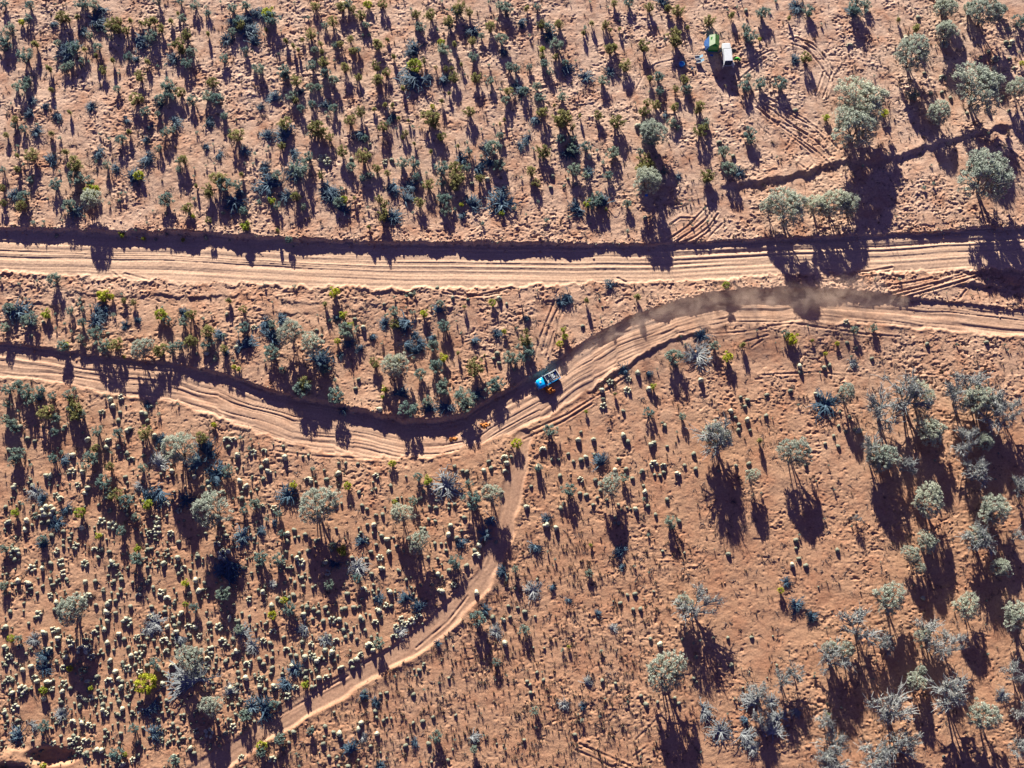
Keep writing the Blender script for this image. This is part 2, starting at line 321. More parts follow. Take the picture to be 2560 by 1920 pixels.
def terrain(X, Y):
    # ragged edges
    rag = (vnoise(X / 1.6, Y / 6, 0) - .5) * 0.9 + (vnoise(X / 0.55, Y / 3, 1) - .5) * 0.5
    yT = np.interp(X, T1[:, 0], T1[:, 1]); yS = np.interp(X, S1[:, 0], S1[:, 1])
    yN = np.interp(X, N2[:, 0], N2[:, 1]); yB = np.interp(X, S2[:, 0], S2[:, 1])
    h1 = bank_at(X, (0, _T1px), B1); h2 = bank_at(X, (0, _N2px), B2)
    sl = np.gradient(np.interp(GX, N2[:, 0], N2[:, 1]), GX)
    cs = 1 / np.sqrt(1 + np.clip(np.interp(X, GX, sl), -1.2, 1.2) ** 2)
    slump = .55 + .8 * vnoise(X / 5.5, Y * 0 + 3.3, 5) + .25 * (vnoise(X / 1.9, Y * 0 + 9.1, 6) - .5)
    h1 = h1 * np.clip(slump, .45, 1.2); h2 = h2 * np.clip(1.75 - slump, .55, 1.15)
    d1 = yT + rag * (0.35 + 0.4 * h1) - Y; w1 = yT - yS
    d2 = (yN + rag * (0.3 + 0.35 * h2) - Y) * cs; w2 = (yN - yB) * cs
    dp, sp = seg_dist(X, Y, PATH)
    fade = np.exp(-np.clip(np.maximum(np.abs(X) - 115, np.abs(Y) - 90), 0, None) / 40)
    # masks of the three ways
    e1 = d1 - w1 + (rag * .5)
    m1 = sstep(0.1, 0.6, d1) * (1 - sstep(-0.4, 0.5, e1))
    e2 = d2 - w2 + (rag * .5)
    m2 = sstep(0.1, 0.6, d2) * (1 - sstep(-0.4, 0.5, e2))
    pw = 1.7 + (vnoise(X / 3, Y / 3, 5) - .5) * .7
    mp = (1 - sstep(pw - 0.5, pw + 0.3, dp)) * (1 - m2)
    way = np.maximum(np.maximum(m1, m2), mp)
    # natural ground
    z = 0.5 * (fbm(X / 22, Y / 22, 2, 2) - .5) + 0.10 * (vnoise(X / 4.2, Y / 4.2, 4) - .5)
    rough = sstep(0.42, 0.66, fbm(X / 6, Y / 6, 6, 3)) * 0.85 + 0.15
    south = sstep(10, -20, Y)
    verge = np.exp(-np.clip(e1, 0, 9) / 2.5) * (d1 > 0) + 0.9 * np.exp(-np.clip(-d1, 0, 9) / 1.6) * (d1 < 0) + 0.8 * np.exp(-np.clip(-d2, 0, 9) / 1.2) * (d2 < 0)
    spur = np.exp(-(seg_dist(X, Y, W([(1345,905),(1365,850),(1392,780),(1412,725)]))[0] / 2.2) ** 4)
    rough = rough * (1 - .85 * spur)
    rough = np.clip(rough + 0.6 * verge * (1 - spur), 0, 1.3) * (1 - 0.30 * south)
    wx_, wy_ = X + 1.2 * (vnoise(X / 1.7, Y / 1.7, 21) - .5), Y + 1.2 * (vnoise(X / 1.7, Y / 1.7, 22) - .5)
    clod = np.abs(fbm(wx_ / 1.5, wy_ / 0.8, 9, 4, .68) - .5) * 2
    pits = sstep(.62, .80, fbm(X / .62, Y / .45, 17, 2, .6)) * sstep(.35, .62, vnoise(X / 2.4, Y / 2.4, 3))
    zn = z + rough * (0.22 * (0.45 - clod)) + 0.15 * (fbm(X / 2.3, Y / 1.4, 12, 4, .6) - .5) - .16 * pits * (.3 + rough)
    zn = zn + rough * 0.24 * np.clip(fbm(X / 0.5, Y / 0.5, 14, 2) - 0.60, 0, 1) * 2.2
    # the ways: graded, rutted lengthwise
    wob = (fbm(X / 9, Y / 9, 16, 2) - .5) * 1.2
    t1 = d1 - rag * (0.35 + 0.4 * h1); t2 = d2 - rag * (0.3 + 0.35 * h2) * cs
    gr = lambda n_, w_: -np.exp(-((n_ - .5) / w_) ** 2)
    ru1 = 0.10 * gr(vnoise((t1 + wob * .4) / 0.60, X / 90, 18), .17) * (0.25 + 1.3 * vnoise(t1 / 1.5, X / 15, 19)) + 0.085 * gr(vnoise((t1 + wob * .2) / .43, X / 60, 20), .18) + .05 * (vnoise(t1 / .5, X / 20, 7) - .5)
    smooth1 = 1 - 0.55 * sstep(0.55, 0.85, t1 / np.maximum(w1, .1))
    tread = 0.03 * (vnoise(t1 / .3, X / .42, 21) - .5)
    z1 = z * .35 + ru1 * smooth1 + tread
    ru2 = gr(vnoise((t2 + wob * 1.1) / 0.66, X / 22, 22), .15)
    z2 = z * .35 + 0.11 * ru2 * (0.3 + 1.1 * vnoise(t2 / 1.3, X / 8, 23)) + 0.08 * gr(vnoise((t2 + wob) / .5, X / 11, 3), .15) + .04 * (vnoise((t2 + wob) / .5, X / 9, 7) - .5) + 0.03 * (vnoise(t2 / .35, X / .5, 8) - .5)
    zp = z * .6 - 0.16 + 0.05 * (vnoise((dp * sp) / .45, (X + Y) / 6, 10) - .5) + 0.02 * (vnoise(X / .4, Y / .4, 11) - .5)
    Z = zn * (1 - m1) + z1 * m1
    Z = Z * (1 - m2) + z2 * m2
    Z = Z * (1 - mp) + (zp + 0.0) * mp
    # banks: a berm on the north edge, a steep face, the bed below, a ramp back up in the south
    def cut(d, w, e, h):
        berm = 0.28 * h * np.exp(-np.clip(-d, 0, None) / 2.6)
        wf = 0.75 * h + 0.12
        face = sstep(0, 1, d / wf)
        bed = -0.72 * h * (1 - np.clip((d / np.maximum(w, .1) - .25) / 1.0, 0, 1))
        return np.where(d < 0, berm, 0.28 * h * (1 - face) + bed * face) * (d < w * 1.25)
    Z = Z + cut(d1, w1, e1, h1) * fade + cut(d2, w2, e2, h2) * fade
    Z = Z + 0.14 * np.exp(-((e1 - 0.15) / 0.35) ** 2) * (0.3 + vnoise(X / 3, Y / 3, 13)) * fade
    Z = Z + 0.16 * np.exp(-((e2 - 0.2) / 0.4) ** 2) * (0.2 + vnoise(X / 3, Y / 3, 15)) * fade
    # the upslope lip of the path
    lip = 1 - sstep(0, 1.6, dp - pw)
    Z = Z + 0.16 * (.4 + 1.2 * vnoise(X / 1.3, Y / 1.3, 8)) * lip * (sp > 0) * (1 - mp) * (1 - m2) * sstep(40, 25, np.abs(Y + 40))
    for px_, h in SCARPS:
        q = W(px_); lo, hi = q.min(0) - 6, q.max(0) + 6
        i0, i1 = np.searchsorted(GX, [lo[0], hi[0]]); j0, j1 = np.searchsorted(GY, [lo[1], hi[1]])
        x_, y_ = X[i0:i1, j0:j1], Y[i0:i1, j0:j1]
        yy = np.interp(x_, q[:, 0], q[:, 1]); inside = sstep(q[0, 0] - .5, q[0, 0] + 3, x_) * (1 - sstep(q[-1, 0] - 3, q[-1, 0] + .5, x_))
        d = yy + rag[i0:i1, j0:j1] * .9 - y_; h = h * (.45 + .9 * vnoise(x_ / 1.8, y_ / 5, 6))
        wd = 1.0 if len(px_) > 8 else .45
        prof = np.where(d < 0, h * .55 * np.exp(d / 1.8), h * .55 - h * sstep(0, 0.55 * h + wd, d) + h * .45 * sstep(wd, 5, d))
        Z[i0:i1, j0:j1] += prof * inside
    for px_, h in RUTS:
        q = W(px_); lo, hi = q.min(0) - 1.5, q.max(0) + 1.5
        i0, i1 = np.searchsorted(GX, [lo[0], hi[0]]); j0, j1 = np.searchsorted(GY, [lo[1], hi[1]])
        x_, y_ = X[i0:i1, j0:j1], Y[i0:i1, j0:j1]
        d, s = seg_dist(x_ + wob[i0:i1, j0:j1] * .2, y_, q); d = d * s
        Z[i0:i1, j0:j1] += 1.35 * h * (.5 + .9 * vnoise(x_ / 1.4, y_ / 1.4, 15)) * (-np.exp(-(d / .16) ** 2) + .75 * np.exp(-((d - .34) / .17) ** 2) + .5 * np.exp(-((d + .34) / .17) ** 2))
    # the hole in the south-west corner and the spoil beside it
    for (px_, py_, a, b_, h) in ((128, 1890, 5.0, 1.7, -1.0), (40, 1893, 3.0, 2.2, .55), (25, 1918, 3.0, 1.0, -.6)):
        cx, cy = G(px_, py_)
        r = np.hypot((X - cx) / a, (Y - cy) / b_)
        Z = Z + h * (1 - sstep(0.45, 1.0, r + (rag * .12)))
    return Z, m1, m2, mp

Z, m1, m2, mp = terrain(X, Y)

def height(x, y):
    i = np.clip(np.searchsorted(GX, x) - 1, 0, len(GX) - 2); j = np.clip(np.searchsorted(GY, y) - 1, 0, len(GY) - 2)
    fx = (x - GX[i]) / (GX[i + 1] - GX[i]); fy = (y - GY[j]) / (GY[j + 1] - GY[j])
    return (Z[i, j] * (1 - fx) + Z[i + 1, j] * fx) * (1 - fy) + (Z[i, j + 1] * (1 - fx) + Z[i + 1, j + 1] * fx) * fy

def way_at(x, y):
    i = np.clip(np.searchsorted(GX, x), 0, len(GX) - 1); j = np.clip(np.searchsorted(GY, y), 0, len(GY) - 1)
    return np.maximum(np.maximum(m1[i, j], m2[i, j]), mp[i, j])

_verts = np.stack([X, Y, Z], -1).reshape(-1, 3)
nx, ny = X.shape
_idx = np.arange(nx * ny).reshape(nx, ny)
_f = np.stack([_idx[:-1, :-1], _idx[1:, :-1], _idx[1:, 1:], _idx[:-1, 1:]], -1)
_c1 = m1[:-1, :-1] > .5; _c2 = (m2[:-1, :-1] > .5) & ~_c1; _cp = (mp[:-1, :-1] > .5) & ~_c1 & ~_c2
for name, msk, mt in (('ground', ~(_c1 | _c2 | _cp), 'ground'), ('road', _c1, 'road'), ('dirt_track', _c2, 'track'), ('path', _cp, 'path')):
    f = _f[msk]; used, inv = np.unique(f.ravel(), return_inverse=True)
    o = link(name, np_mesh(name, _verts[used], inv.reshape(-1, 4)), None, M[mt], True)
    tag(o, kind='structure')
del _verts, _f, _idx
# ------------------------------------------------------------------ plant meshes (crown radius 1, height 1; the crown sits a little north of the foot)
def leaf_cloud(rng, centers, radii, per, size, up=0.35, flat=1.0):
    """small leaf-sized quads scattered through clumps"""
    V = []
    for c, r in zip(centers, radii):
        n = max(3, int(per * (r / np.mean(radii)) ** 2))
        p = rng.normal(size=(n, 3)); p /= np.linalg.norm(p, axis=1)[:, None] + 1e-9
        p *= (rng.rand(n, 1) ** 0.45) * r; p[:, 2] *= flat
        V.append(p + c)
    P = np.concatenate(V); n = len(P)
    nrm = rng.normal(size=(n, 3)); nrm[:, 2] += up; nrm /= np.linalg.norm(nrm, axis=1)[:, None]
    t = np.cross(nrm, rng.normal(size=(n, 3))); t /= np.linalg.norm(t, axis=1)[:, None] + 1e-9
    b = np.cross(nrm, t)
    s = size * (0.6 + 0.8 * rng.rand(n, 1))
    v = np.stack([P - t * s, P + b * s * .55, P + t * s, P - b * s * .55], 1).reshape(-1, 3)
    return v, np.arange(4 * n).reshape(n, 4)

def stems(rng, foot, tips, r0, r1, bend=0.25, n=3):
    mb = MB()
    for t in tips:
        f = np.array(foot) + np.array([rng.normal() * .03, rng.normal() * .03, -.12])
        mid = f + (np.array(t) - f) * .5 + np.array([rng.normal() * bend * .3, rng.normal() * bend * .3, bend * .25])
        mb.tube([f, mid, t], [r0, (r0 + r1) * .5, r1], n)
    return mb

def make_bush(rng, n_clump, per, size, off, cr=0.22, spread=1.0, low=0.42):
    """a fan of stems from one foot, leafy in the upper half: inverted cone with a domed top"""
    cs, rs = [], []
    for i in range(n_clump):
        a = rng.rand() * 2 * math.pi; q = math.sqrt(rng.rand())
        top = 1 - 0.35 * q * q
        z = low + (top - low) * rng.rand() ** .6
        w = (0.25 + 0.75 * (z / 0.95)) * spread * (0.75 + .35 * rng.rand())
        cs.append((q * w * math.cos(a), q * w * math.sin(a) + off * (0.3 + .7 * z), z * .92)); rs.append(cr * (0.6 + .8 * rng.rand()))
    v, f = leaf_cloud(rng, np.array(cs), np.array(rs), per, size, .5)
    crown = np_mesh('foliage', v, f)
    st_ = stems(rng, (0, 0, 0), cs[:min(n_clump, 16)], .045, .018, .2)
    return st_.mesh('stem'), crown

def make_tree(rng, n_clump, per, size, off, cr, sparse):
    """several stems that fork and spread under a dense rounded dome of small leaf clumps with an uneven rim"""
    cs, rs = [], []
    ph = rng.rand(4) * 6.28; am = (.10, .08, .07, .05)
    for i in range(n_clump):
        a = rng.rand() * 2 * math.pi; q = math.sqrt(rng.rand())
        rim = 0.97 + sum(m * math.sin((k + 2) * a + ph[k]) for k, m in enumerate(am)) * (1.6 if sparse else 1)
        x, y = q * rim * math.cos(a), q * rim * math.sin(a)
        top = 0.97 - 0.34 * q ** 2.2 + .05 * math.sin(5 * x + ph[0]) * math.sin(5 * y + ph[1])
        z = top - (0.34 * (1 - .5 * q)) * rng.rand() ** 1.8
        cs.append((x, y + off, z)); rs.append(cr * (0.6 + .75 * rng.rand()))
    if sparse:
        keep = [i for i in range(n_clump) if math.sin(3.1 * cs[i][0] + ph[2]) * math.sin(3.3 * cs[i][1] + ph[3]) > -.25]
        cs = [cs[i] for i in keep]; rs = [rs[i] for i in keep]
    v, f = leaf_cloud(rng, np.array(cs), np.array(rs), per, size, .45, .7)
    crown = np_mesh('crown', v, f)
    mb = MB(); ns = 4 + rng.randint(3)
    order = sorted(range(len(cs)), key=lambda i: math.atan2(cs[i][1] - off, cs[i][0]))
    for k in range(ns):
        mine = order[k * len(order) // ns:(k + 1) * len(order) // ns]
        if not mine: continue
        m = np.mean([cs[i] for i in mine], 0)
        fork = np.array([m[0] * .5, m[1] * .5 + off * .1, 0.38 + .1 * rng.rand()])
        bend = np.array([m[0] * .22 + rng.normal() * .04, m[1] * .22 + rng.normal() * .04, .18])
        mb.tube([(rng.normal() * .03, rng.normal() * .03, -.1), bend, fork], [.042, .034, .026], 4)
        for i in (mine if sparse else mine[::4]):
            t = np.array(cs[i]); mid = fork + (t - fork) * .5 + rng.normal(size=3) * .05
            mb.tube([fork, mid, t], [.024, .016, .008], 3)
            for _ in range(5 if sparse else 1):
                e = t + rng.normal(size=3) * np.array([.17, .17, .09]) + (t - mid) * .25
                mb.tube([mid + (t - mid) * rng.rand(), (t + e) / 2 + rng.normal(size=3) * .03, e], [.014, .010, .005], 3)
    return mb.mesh('trunk'), crown

def make_dead(rng, n, kind):
    """fallen dead brush: a spray of crooked branches from one butt, sagging to the ground"""
    mb = MB(); a0 = rng.rand() * 6.28; arc = (6.28, 3.6, 2.2)[kind]
    for i in range(n):
        a = a0 + arc * (rng.rand() - .5); L = 0.5 + .65 * rng.rand(); hgt = .10 + .90 * rng.rand() ** 1.6
        p = np.array([rng.normal() * .05, rng.normal() * .05, .1 + .2 * rng.rand()]); pts = [p]; cur = a
        for s in range(4):
            cur += rng.normal() * .32
            z = hgt * math.sin((s + 1) / 4 * 2.5)
            p = np.array([pts[-1][0] + L / 4 * math.cos(cur), pts[-1][1] + L / 4 * math.sin(cur), max(.02, z)]); pts.append(p)
        mb.tube(pts, [.062, .052, .042, .03, .014], 3)
        for _ in range(4):
            k = rng.randint(1, 5); e = cur + rng.normal() * .9; l = .14 + .26 * rng.rand()
            q = pts[k]; d = np.array([math.cos(e) * l, math.sin(e) * l, rng.normal() * .12])
            mb.tube([q, q + d * .5 + rng.normal(size=3) * .03, np.maximum(q + d, (-9, -9, .01))], [.030, .022, .011], 3)
    return mb.mesh('dead_brush')

def dome(rng, mb_v, mb_f, cx, cy, r, h, nu=11, nv=5, sp=70):
    k = sum(len(v) for v in mb_v); ph = rng.rand(6) * 6.28
    V = []
    for j in range(nv):
        t = j / (nv - 1) * 1.52
        for i in range(nu):
            a = 2 * math.pi * i / nu
            w = r * (1 + .13 * math.sin(2 * a + ph[0]) + .09 * math.sin(3 * a + ph[1]) + .10 * rng.normal())
            bul = math.cos(t) ** .75 * (1 + .12 * math.sin(min(1, t * 1.4) * 3.1))
            V.append((cx + w * bul * math.cos(a), cy + w * bul * math.sin(a), h * math.sin(t) * (1 + .05 * rng.normal()) - .1 * h * (j == 0)))
    F = [(k + j * nu + i, k + j * nu + (i + 1) % nu, k + (j + 1) * nu + (i + 1) % nu, k + (j + 1) * nu + i) for j in range(nv - 1) for i in range(nu)]
    V = np.array(V)
    if sp:
        a = rng.rand(sp) * 6.28; t = np.arcsin(rng.rand(sp) ** .8)
        n = np.stack([np.cos(t) * np.cos(a) * r, np.cos(t) * np.sin(a) * r, np.sin(t) * h], 1)
        b = n * .93 + (cx, cy, 0); e = n * (1.10 + .22 * rng.rand(sp, 1)) + (cx, cy, 0) + rng.normal(size=(sp, 3)) * r * .06
        s = rng.normal(size=(sp, 3)); s = np.cross(s, n); s /= np.linalg.norm(s, axis=1)[:, None] + 1e-9; s *= r * .055
        S = np.stack([b - s, b + s, e + s * .2, e - s * .2], 1).reshape(-1, 3)
        k2 = k + len(V); F += [(k2 + 4 * i, k2 + 4 * i + 1, k2 + 4 * i + 2, k2 + 4 * i + 3) for i in range(sp)]
        V = np.concatenate([V, S])
    mb_v.append(V); mb_f.extend(F)

def make_mound(rng, arc):
    v, f = [], []
    if arc == 0:
        dome(rng, v, f, 0, 0, .95, 1.0)
        if rng.rand() < .5: dome(rng, v, f, rng.normal() * .5, rng.normal() * .4 - .3, .55, .7, sp=30)
    else:
        a0 = math.pi / 2 + rng.normal() * .7; n = 5 + rng.randint(3)
        for i in range(n):
            a = a0 + (i / (n - 1) - .5) * (2.2 + arc * .9)
            dome(rng, v, f, .68 * math.cos(a), .62 * math.sin(a), .33 * (.8 + .45 * rng.rand()), .62 * (.8 + .4 * rng.rand()), 9, 5, 30)
    return np_mesh('grass_mound', np.concatenate(v), np.array(f))

R = np.random.RandomState
TPL = {
    'b': [make_bush(R(10 + i), 36, 30, .062, .24, .155) for i in range(7)],
    'g': [make_bush(R(30 + i), 34, 32, .058, .22, .15, 1.0, .36) for i in range(7)],
    'y': [make_bush(R(50 + i), 30, 34, .068, .22, .17, .95, .40) for i in range(4)],
    's': [make_bush(R(60 + i), 10, 30, .16, .35, .42, .7, .62) for i in range(4)],
    't': [make_tree(R(70 + i), 200, 30, .034, .40, .105, False) for i in range(6)],
    'w': [make_tree(R(90 + i), 100, 15, .030, .45, .10, True) for i in range(5)],
    'd': [(make_dead(R(110 + i), 44, i % 3),) for i in range(8)],
    'm': [(make_mound(R(130 + i), 0),) for i in range(8)],
    'c': [(make_mound(R(150 + i), 1 + i % 3),) for i in range(6)],
}
OFF = {'b': .24, 'g': .22, 'y': .22, 's': .35, 't': .36, 'w': .42, 'd': 0, 'm': 0, 'c': 0}
NAMES = {'b': ('olive_shrub', 'stem', 'foliage'), 'g': ('saltbush', 'stem', 'foliage'), 'y': ('lime_shrub', 'stem', 'foliage'), 's': ('sapling', 'stem', 'foliage'),
         't': ('desert_tree', 'trunk', 'crown'), 'w': ('sparse_tree', 'trunk', 'crown'), 'd': ('dead_brush',), 'p': ('dead_brush',), 'm': ('grass_mound',), 'c': ('grass_mound',)}
MATS = {'b': ('dry_bark', 'olive'), 'g': ('bark', 'grey'), 'y': ('dry_bark', 'lime'), 's': ('dry_bark', 'olive'), 't': ('bark', 'tree'), 'w': ('bleached', 'pale_tree')}
# second material set for the shade-blue / bleached brush and straw / grey mounds: the mesh is copied once
TPL['p'] = [(m.copy(),) for (m,) in TPL['d']]; OFF['p'] = 0
for k in 'bgystw':
    for a, b in TPL[k]: a.materials.append(M[MATS[k][0]]); b.materials.append(M[MATS[k][1]])
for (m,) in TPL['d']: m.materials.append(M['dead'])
for (m,) in TPL['p']: m.materials.append(M['bleached'])
for k in 'mc':
    for i, (m,) in enumerate(TPL[k]): m.materials.append(M['mound']); m.shade_smooth()

